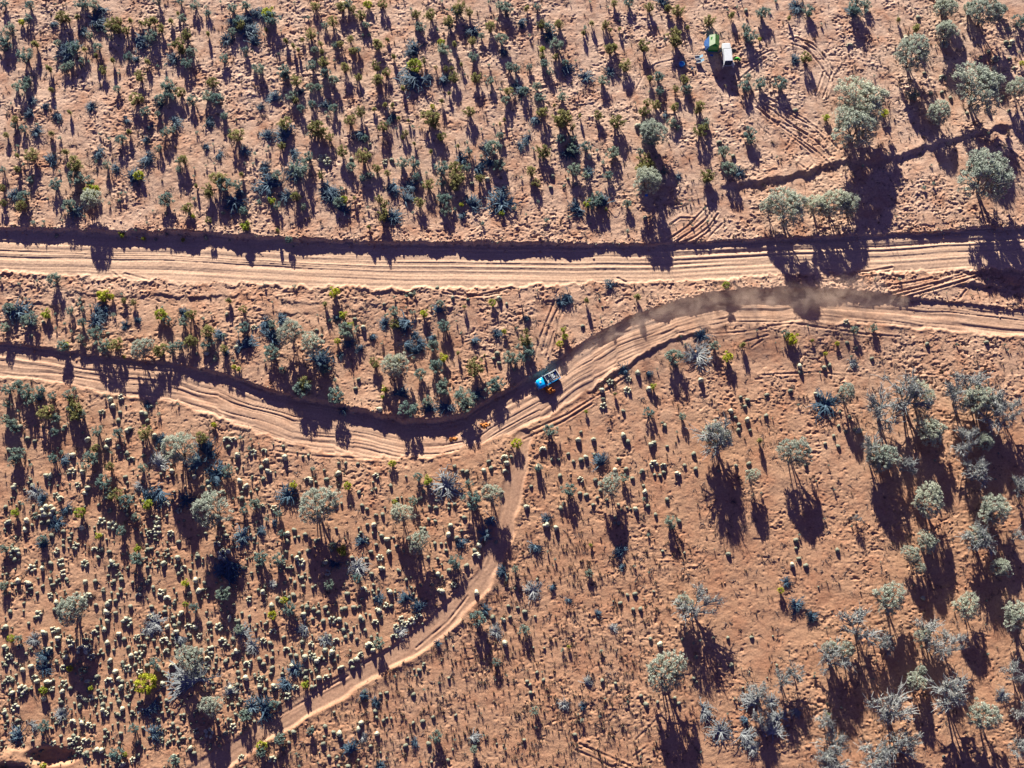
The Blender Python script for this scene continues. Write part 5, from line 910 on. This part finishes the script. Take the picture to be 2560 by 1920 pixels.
rb = MB(); rb.tube([(-.62, -.76, .55), (-.62, -.74, 1.30), (-.62, -.60, 1.42), (-.62, .60, 1.42), (-.62, .74, 1.30), (-.62, .76, .55)], .035, 8); rb.tube([(-.62, -.60, 1.41), (-1.7, -.70, .98)], .028, 6); rb.tube([(-.62, .60, 1.41), (-1.7, .70, .98)], .028, 6)
rb.build('roll_bar', P['trim'], U)
mb = MB(); mb.box(-.76, -.70, -.76, .76, .54, 1.00); mb.build('bulkhead', P['dark'], U)
mb = MB(); mb.box(-2.04, -1.96, -.78, .78, .55, .98); mb.build('tailgate', P['white'], U)
for s in (1, -1):
    mb = MB(); mb.box(-2.08, -2.03, s * .72 - .07, s * .72 + .07, .66, .86); mb.build('tail_light', P['orange_dust'], U)
    mi = MB(); mi.tube([(.62, s * .84, 1.02), (.62, s * 1.0, 1.10)], .015, 5); mi.box(.58, .64, s * 1.03 - .08, s * 1.03 + .08, 1.05, 1.20); mi.build('mirror', P['trim'], U)
wheel(U, 1.38, -.80, .38, .27, P['black'], .5); wheel(U, 1.38, .80, .40, .28, P['orange_dust'], .5)
wheel(U, -1.30, -.80, .38, .27, P['black']); wheel(U, -1.30, .80, .38, .27, P['black'])
# load in the tray: things of their own
def lay(o, dx, dy, dz):
    c, s = math.cos(U.rotation_euler.z), math.sin(U.rotation_euler.z)
    o.location = (ux + (c * dx - s * dy) * 1.04, uy + (s * dx + c * dy) * 1.04, uz + .02 + dz); o.rotation_euler = (0, 0, U.rotation_euler.z)
sp_ = empty('spare_wheel'); tag(sp_, 'blue-rimmed spare wheel lying flat in the tray of the blue ute', 'wheel')
mb = MB(); mb.disc((0, 0, 0), 'z', .38, .24, 20, .22); mb.build('tyre', P['black'], sp_)
mb = MB(); mb.disc((0, 0, .02), 'z', .23, .2, 16); mb.build('rim', P['tub'], sp_); lay(sp_, -1.58, -.30, .68)
bx = empty('tool_box'); tag(bx, 'pale metal tool box behind the seats of the blue ute', 'tool box')
mb = MB(); mb.box(-.22, .22, -.36, .36, 0, .38, .01, .01); mb.build('box', P['steel'], bx, bevel=.02)
mb = MB(); mb.box(-.24, .24, -.38, .38, .38, .44, .02, .02); mb.build('lid', P['trim'], bx, bevel=.02); lay(bx, -1.02, -.05, .545)
pk = empty('timber_plank'); tag(pk, 'brown plank lying along the side of the blue ute tray', 'plank')
mb = MB(); mb.box(-.55, .55, -.07, .07, 0, .06); mb.build('plank', P['wood'], pk); lay(pk, -1.38, .60, .90)
cb = MB()
for i in range(7):
    q = R(700 + i).rand(3); cb.tube([(-.3 + .6 * q[0], -.25 + .5 * q[1], .05 + .1 * q[2]), (-.1 + .3 * q[1], -.2 + .4 * q[2], .18 + .1 * q[0]), (.28 - .5 * q[2], .25 - .5 * q[0], .07)], .05, 5)
cb_o = cb.build('gear_pile', P['trim']); tag(cb_o, 'loose pale gear and straps beside the spare wheel in the ute tray', 'gear'); lay(cb_o, -1.55, .28, .56)
# clods thrown up by the front wheel and lying in the rut
def clod_heap(px, py, n, rr, up, label):
    x, y, z = stand(px, py); V, F = [], []; q = R(int(px))

    for i in range(n): dome(q, V, F, q.normal() * rr, q.normal() * rr * .7, .12 + .22 * q.rand(), .12 + up * q.rand(), 7, 4, 0)
    o = link('sand_heap', np_mesh('sand_heap', np.concatenate(V), np.array(F)), None, P['orange_dust']); o.location = (x, y, z)
    tag(o, label, 'sand'); return o
clod_heap(1373, 976, 22, .40, 1.15, 'orange sand churned up beside the front wheel of the blue ute')
clod_heap(1212, 1064, 14, .36, .14, 'orange churned sand in the shaded rut behind the bank, larger patch')
clod_heap(1133, 1096, 12, .34, .10, 'orange churned sand at the edge of the bank shadow, smaller patch')

# --- the white wagon (x = forward, pointing up the photo)
wx, wy, wz = stand(1815, 143)
Wg = empty('white_wagon', (wx, wy + .1, wz), math.pi / 2 + .03)
tag(Wg, 'white four-wheel-drive wagon with its doors and tailgate open beside the green tent', 'car')
mb = MB()
out = [(2.30, -.70), (2.36, 0), (2.30, .70), (2.15, .84), (1.2, .88), (-2.0, .88), (-2.2, .84), (-2.2, -.84), (-2.0, -.88), (1.2, -.88), (2.15, -.84)]
n = len(out)
mb.v += [(x * .98, y * .95, .45) for x, y in out] + [(x, y, .70) for x, y in out] + [(x * .99, y * .98, 1.05) for x, y in out]
for k in range(2):
    for i in range(n): mb.f.append((k * n + i, k * n + (i + 1) % n, (k + 1) * n + (i + 1) % n, (k + 1) * n + i))
mb.f.append(tuple(reversed(range(n)))); mb.f.append(tuple(range(2 * n, 3 * n)))
mb.build('body', P['white'], Wg)
mb = MB(); mb.box(1.0, 2.24, -.76, .76, 1.05, 1.16, .06, .08); mb.build('bonnet', P['white'], Wg, bevel=.05)
mb = MB()
for x, w in ((1.02, .80), (.45, .70), (-2.1, .70), (-2.18, .80)): pass
cab = [(1.05, .82, 1.05), (.52, .71, 1.80), (-2.08, .71, 1.80), (-2.14, .82, 1.05)]
for s in (1, -1): mb.v += [(x, s * y, z) for x, y, z in cab]
mb.f += [(0, 1, 2, 3), (7, 6, 5, 4), (0, 4, 5, 1)]
cabo = mb.build('cabin', P['white'], Wg)
so = cabo.modifiers.new('thick', 'SOLIDIFY'); so.thickness = .05
mb = MB(); mb.box(-2.10, .54, -.73, .73, 1.80, 1.88, .05, .06); rf = mb.build('roof', P['white'], Wg, bevel=.03)
for k in range(5):
    m2_ = MB(); m2_.box(-1.95, .35, -.52 + .26 * k - .012, -.52 + .26 * k + .012, 1.88, 1.895); m2_.build('roof_rib', P['white'], rf)
mb = MB(); mb.add([(1.13, -.74, 1.10), (1.13, .74, 1.10), (.635, .66, 1.78), (.635, -.66, 1.78)], [(0, 1, 2, 3)]); mb.build('windscreen', P['glass'], Wg)
for s in (1, -1):
    for x0, x1 in ((-.95, -.15), (-1.95, -1.05)):
        f = lambda x, t: (x, s * (.835 - .115 * t), 1.12 + .62 * t)
        mb = MB(); mb.add([f(x0, 0), f(x1, 0), f(x1, 1), f(x0, 1)], [(0, 1, 2, 3)]); mb.build('side_window', P['glass'], Wg)
    d = MB(); d.box(0, .95, -.03, .03, -.50, .05); d.box(.05, .80, -.02, .02, .05, .62, .06, 0)
    do = d.build('door', P['dark'], Wg); do.location = (.78, s * .90, 1.02); do.rotation_euler = (0, 0, math.pi - s * 1.15)
    mb = MB(); mb.box(.82, .90, .03, .05, -.1, -.06); mb.build('handle', P['trim'], do)
    mi = MB(); mi.box(.82, .90, s * 1.02 - .1, s * 1.02 + .1, 1.08, 1.24); mi.build('mirror', P['black'], Wg)
    mb = MB(); mb.box(-2.24, -2.17, s * .76 - .07, s * .76 + .07, .85, 1.05); mb.build('tail_light', P['trim'], Wg)
    mb = MB(); mb.box(2.30, 2.36, s * .60 - .14, s * .60 + .14, .78, .94); mb.build('headlight', P['trim'], Wg)
    for x in (1.42, -1.35): wheel(Wg, x, s * .80, .39, .26, P['black'])
mb = MB(); mb.box(-2.20, -2.02, -.66, .66, .60, 1.70); mb.build('boot_opening', P['dark'], Wg)
mb = MB(); mb.box(-2.36, -2.22, -.84, .84, .46, .60, .01, .02); mb.build('bumper', P['trim'], Wg, bevel=.02)
for s in (1, -1):
    d = MB(); d.box(-.72, 0, -.03, .03, -.45, .75, .03, 0); do = d.build('rear_door', P['white'], Wg); do.location = (-2.2, s * .80, 1.02); do.rotation_euler = (0, 0, -s * .35)

# --- the cabin tent
tx, ty, tz = stand(1781, 116)
T = empty('cabin_tent', (tx, ty, tz - .03), -.06); tag(T, 'green cabin tent with a gabled roof, pale on its sunlit slope, and a blue side', 'tent')
a, b, hw, hr = .98, 1.30, 1.85, 2.60
def sheet(name, vs_, fs, m_, parent=T):
    mb = MB(); mb.add(vs_, fs); o = mb.build(name, m_, parent); s = o.modifiers.new('cloth', 'SOLIDIFY'); s.thickness = .02; return o
ye = lambda y, z: y * (1 - .06 * z / hw)
sw_ = sheet('front_wall', [(-a, -b, .25), (a, -b, .25), (a * .97, ye(-b, .8), .8), (-a * .97, ye(-b, .8), .8)], [(0, 1, 2, 3)], P['green'])
sheet('window_panel', [(-a * .97, ye(-b, .8), .8), (a * .97, ye(-b, .8), .8), (a * .95, ye(-b, hw), hw), (-a * .95, ye(-b, hw), hw)], [(0, 1, 2, 3)], P['green_pale'], sw_)
sheet('skirt', [(-a, -b, 0), (a, -b, 0), (a, -b, .25), (-a, -b, .25)], [(0, 1, 2, 3)], P['tent_blue'], sw_)
sheet('gable', [(-a * .95, ye(-b, hw), hw), (a * .95, ye(-b, hw), hw), (.05, -b * .80, hr)], [(0, 1, 2)], P['green'], sw_)
sheet('back_wall', [(-a, b, 0), (a, b, 0), (a * .95, b * .94, hw), (.05, b * .8, hr), (-a * .95, b * .94, hw)], [(0, 1, 2, 3, 4)], P['green'])
sd = sheet('side_wall', [(-a, -b, 0), (-a, b, 0), (-a * .95, b * .94, hw), (-a * .95, ye(-b, hw), hw)], [(0, 1, 2, 3)], P['tent_blue'])
sheet('side_wall', [(a, -b, 0), (a, b, 0), (a * .95, b * .94, hw), (a * .95, ye(-b, hw), hw)], [(0, 1, 2, 3)], P['green'])
sheet('annexe', [(-a * .96, 1.15, 1.65), (-a * .96, -1.1, 1.6), (-a - .40, -1.0, .05), (-a - .62, 0, .05), (-a - .62, 1.0, .05)], [(0, 1, 2, 3, 4)], P['tent_blue'])
rl = sheet('roof_panel', [(-a * .97, ye(-b, hw), hw + .01), (.05, -b * .80, hr + .01), (.05, b * .80, hr + .01), (-a * .97, b * .96, hw + .01)], [(0, 1, 2, 3)], P['cream'])  # sunward slope: sunlight put into its paler canvas colour
sheet('roof_patch', [(-.72, .05, hw + .20), (-.30, .05, hw + .485), (-.42, .62, hw + .41), (-.74, .66, hw + .19)], [(0, 1, 2, 3)], P['green'], rl)
sheet('roof_panel', [(a * .97, ye(-b, hw), hw + .01), (a * .97, b * .96, hw + .01), (.05, b * .80, hr + .01), (.05, -b * .80, hr + .01)], [(0, 1, 2, 3)], P['green_pale'])

# --- camp furniture
def lounger(px, py, rz, label):
    x, y, z = stand(px, py); L = empty('camp_lounger', (x, y, z), rz); tag(L, label, 'camp chair', 'reclining camp chairs')
    mb = MB(); mb.box(-.75, .18, -.27, .27, .40, .44); mb.build('seat', P['navy'], L)
    mb = MB(); mb.add([(.18, -.27, .43), (.18, .27, .43), (.72, .27, .95), (.72, -.27, .95)], [(0, 1, 2, 3)]); o = mb.build('backrest', P['sky_canvas'], L); s = o.modifiers.new('cloth', 'SOLIDIFY'); s.thickness = .03
    for s in (1, -1):
        mb = MB(); mb.box(-.78, .24, s * .30 - .05, s * .30 + .05, .40, .50); mb.build('armrest', P['trim'], L)
        for x_ in (-.6, .15):
            mb = MB(); mb.tube([(x_, s * .28, 0), (x_ + .12, s * .28, .42)], .018, 5); mb.build('leg', P['steel'], L)
lounger(1746, 146, .10, 'navy and pale blue reclining camp chair, upper of the two beside the tent'); lounger(1749, 156, .14, 'navy and pale blue reclining camp chair, lower of the two beside the tent')
x, y, z = stand(1703.5, 163)
o = empty('plastic_tub', (x, y, z)); tag(o, 'round bright blue tub on the sand left of the camp chairs', 'tub')
mb = MB(); mb.disc((0, 0, .25), 'z', .52, .5, 24, .46); mb.build('side', P['tub'], o); mb = MB(); mb.disc((0, .04, .30), 'z', .46, .1, 20); mb.build('lit_inside', P['tub_lit'], o)  # paler disc stands for the sunlit inside, lit by colour
mb = MB(); mb.disc((0, 0, .52), 'z', .56, .06, 24, .47); mb.build('rim', P['tub_lit'], o)
x, y, z = stand(1730, 174)
o = empty('camp_stove', (x, y, z), .3); tag(o, 'small teal camp stove on the sand below the tub and chairs', 'stove')
mb = MB(); mb.box(-.22, .22, -.16, .16, .12, .28, .01, .01); mb.build('case', P['teal'], o, bevel=.02); mb = MB(); mb.box(-.22, .22, .16, .19, .28, .52); mb.build('lid', P['sky_canvas'], o)
for s in (1, -1):
    mb = MB(); mb.disc((s * .1, 0, .29), 'z', .07, .03, 12, .03); mb.build('burner', P['black'], o)
    for q in (1, -1):
        mb = MB(); mb.tube([(s * .19, q * .13, 0), (s * .18, q * .12, .13)], .015, 5); mb.build('leg', P['steel'], o)
x, y, z = stand(1778, 141)
o = empty('camp_stool', (x, y, z), -.2); tag(o, 'small blue folding stool in the shadow of the green tent', 'stool')
mb = MB(); mb.box(-.28, .28, -.18, .18, .40, .44); mb.build('seat', P['tub'], o)
for s in (1, -1):
    for q in (1, -1):
        mb = MB(); mb.tube([(s * .25, q * .15, 0), (-s * .2, q * .15, .41)], .015, 5); mb.build('leg', P['steel'], o)
x, y, z = stand(1843, 149)
mb = MB(); q = R(9)
for i in range(7):
    for j in range(5):
        u, v = i / 6 - .5, j / 4 - .5; mb.v.append((u * 1.25, v * .62 - abs(u) * .7 + .2, .10 + .22 * math.sin(u * 9 + v * 5) ** 2 + .3 * (1 - 2 * abs(u)) * (1 - 2 * abs(v))))
for i in range(6):
    for j in range(4): mb.f.append((i * 5 + j, (i + 1) * 5 + j, (i + 1) * 5 + j + 1, i * 5 + j + 1))
o = mb.build('green_tarp', P['flag'], None, True); o.location = (x, y, z); s = o.modifiers.new('cloth', 'SOLIDIFY'); s.thickness = .02
tag(o, 'crumpled bright green tarp on the sand right of the white wagon', 'tarp')
x, y, z = stand(1615.6, 489)
mb = MB(); mb.box(-.3, .3, -.24, .24, 0, .45, .08, .07); o = mb.build('water_drum', P['tub'], None, bevel=.08); o.location = (x, y, z + .02); tag(o, 'small bright blue bag at the foot of the stacked shrubs above the road', 'bag'); o.name = 'blue_bag'
# leaning dead stump by the left end of the dusty bank
x, y, z = stand(1307, 786)
mb = MB(); mb.tube([(.1, -.5, -.1), (0, .1, .9), (-.12, .6, 1.7), (-.30, 1.2, 2.2)], [.13, .11, .09, .06], 7); mb.tube([(-.12, .6, 1.7), (.05, 1.0, 2.1), (.10, 1.3, 2.3)], [.07, .05, .03], 6); mb.tube([(0, .1, .9), (-.35, .2, 1.2)], [.06, .02], 5)
o = mb.build('dead_stump', M['bark']); o.location = (x, y, z); tag(o, 'leaning forked dead stump standing between the wide road and the track', 'stump')

# --- the dust the ute has thrown up, hanging over the track behind it
DC = [(1388,936,.9),(1430,905,2.0),(1480,872,2.4),(1530,844,2.7),(1590,815,2.9),(1650,788,2.9),(1710,768,2.9),(1780,755,3.0),(1860,750,3.2),(1950,748,3.4),(2040,745,3.4),(2110,736,3.7),(2170,732,3.6),(2230,748,2.4),(2275,755,1.2)]
cx_ = [G(p[0], p[1], 1.0) for p in DC]
mb = MB(); nn = 14
for i, ((x, y), (_, _, w)) in enumerate(zip(cx_, DC)):
    g0 = float(height(x, y)) - .15
    x0, y0 = cx_[max(0, i - 1)]; x1, y1 = cx_[min(len(cx_) - 1, i + 1)]; L = math.hypot(x1 - x0, y1 - y0); nxv, nyv = -(y1 - y0) / L, (x1 - x0) / L
    hh = .5 + .85 * w
    for j in range(nn):
        a_ = 2 * math.pi * j / nn; q = math.cos(a_) * w * 1.25; zz = g0 + hh * .5 + math.sin(a_) * hh * .62
        mb.v.append((x + nxv * q, y + nyv * q, zz))
for i in range(len(DC) - 1):
    for j in range(nn): mb.f.append((i * nn + j, i * nn + (j + 1) % nn, (i + 1) * nn + (j + 1) % nn, (i + 1) * nn + j))
mb.f.append(tuple(reversed(range(nn)))); mb.f.append(tuple((len(DC) - 1) * nn + j for j in range(nn)))
dm = bpy.data.materials.new('hanging_dust'); dm.use_nodes = True; nt = dm.node_tree
for nd in list(nt.nodes):
    if nd.type == 'BSDF_PRINCIPLED': nt.nodes.remove(nd)
N, L = nt.nodes.new, nt.links.new
pv = N('ShaderNodeVolumePrincipled'); pv.inputs['Color'].default_value = (.72, .56, .46, 1); pv.inputs['Anisotropy'].default_value = .1
L(pv.outputs[0], nt.nodes['Material Output'].inputs['Volume'])
geo = N('ShaderNodeNewGeometry'); sx = N('ShaderNodeSeparateXYZ'); L(geo.outputs['Position'], sx.inputs[0])
xs_ = [p[0] for p in cx_]; ys_ = [p[1] for p in cx_]; xa, xb, ya, yb = min(xs_), max(xs_), min(ys_), max(ys_)
def curve(points):
    fc = N('ShaderNodeFloatCurve'); c = fc.mapping.curves[0]
    while len(c.points) < len(points): c.points.new(.5, .5)
    for p, (u, v) in zip(c.points, points): p.location = (u, v); p.handle_type = 'AUTO'
    fc.mapping.update(); return fc
def math_(op, a_, b_=None, clamp=False):
    m = N('ShaderNodeMath'); m.operation = op; m.use_clamp = clamp
    for k, v in enumerate((a_, b_)):
        if v is None: continue
        if isinstance(v, (int, float)): m.inputs[k].default_value = v
        else: L(v, m.inputs[k])
    return m.outputs[0]
u = math_('DIVIDE', math_('SUBTRACT', sx.outputs[0], xa), xb - xa)
fc = curve([((x - xa) / (xb - xa), (y - ya) / (yb - ya)) for x, y in cx_]); L(u, fc.inputs['Value'])
fw = curve([((x - xa) / (xb - xa), p[2] / 3) for (x, y), p in zip(cx_, DC)]); L(u, fw.inputs['Value'])
yc = math_('ADD', math_('MULTIPLY', fc.outputs[0], yb - ya), ya)
dist = math_('DIVIDE', math_('ABSOLUTE', math_('SUBTRACT', sx.outputs[1], yc)), math_('MULTIPLY', fw.outputs[0], 3.4))
fall = math_('SUBTRACT', 1.0, dist, True)
n1 = N('ShaderNodeTexNoise'); n1.inputs['Scale'].default_value = .27; n1.inputs['Detail'].default_value = 5; n1.inputs['Roughness'].default_value = .6; n1.inputs['Distortion'].default_value = 1.3
L(geo.outputs['Position'], n1.inputs['Vector'])
puff = N('ShaderNodeMapRange'); puff.inputs[1].default_value = .47; puff.inputs[2].default_value = .72; L(n1.outputs['Fac'], puff.inputs[0])
fl = math_('POWER', fall, 1.3)
L(math_('MULTIPLY', math_('MULTIPLY', fl, math_('ADD', puff.outputs[0], .04)), DUST), pv.inputs['Density'])
du = mb.build('dust_cloud', dm); tag(du, 'pale dust hanging over the track behind the blue ute', 'dust', kind='stuff')
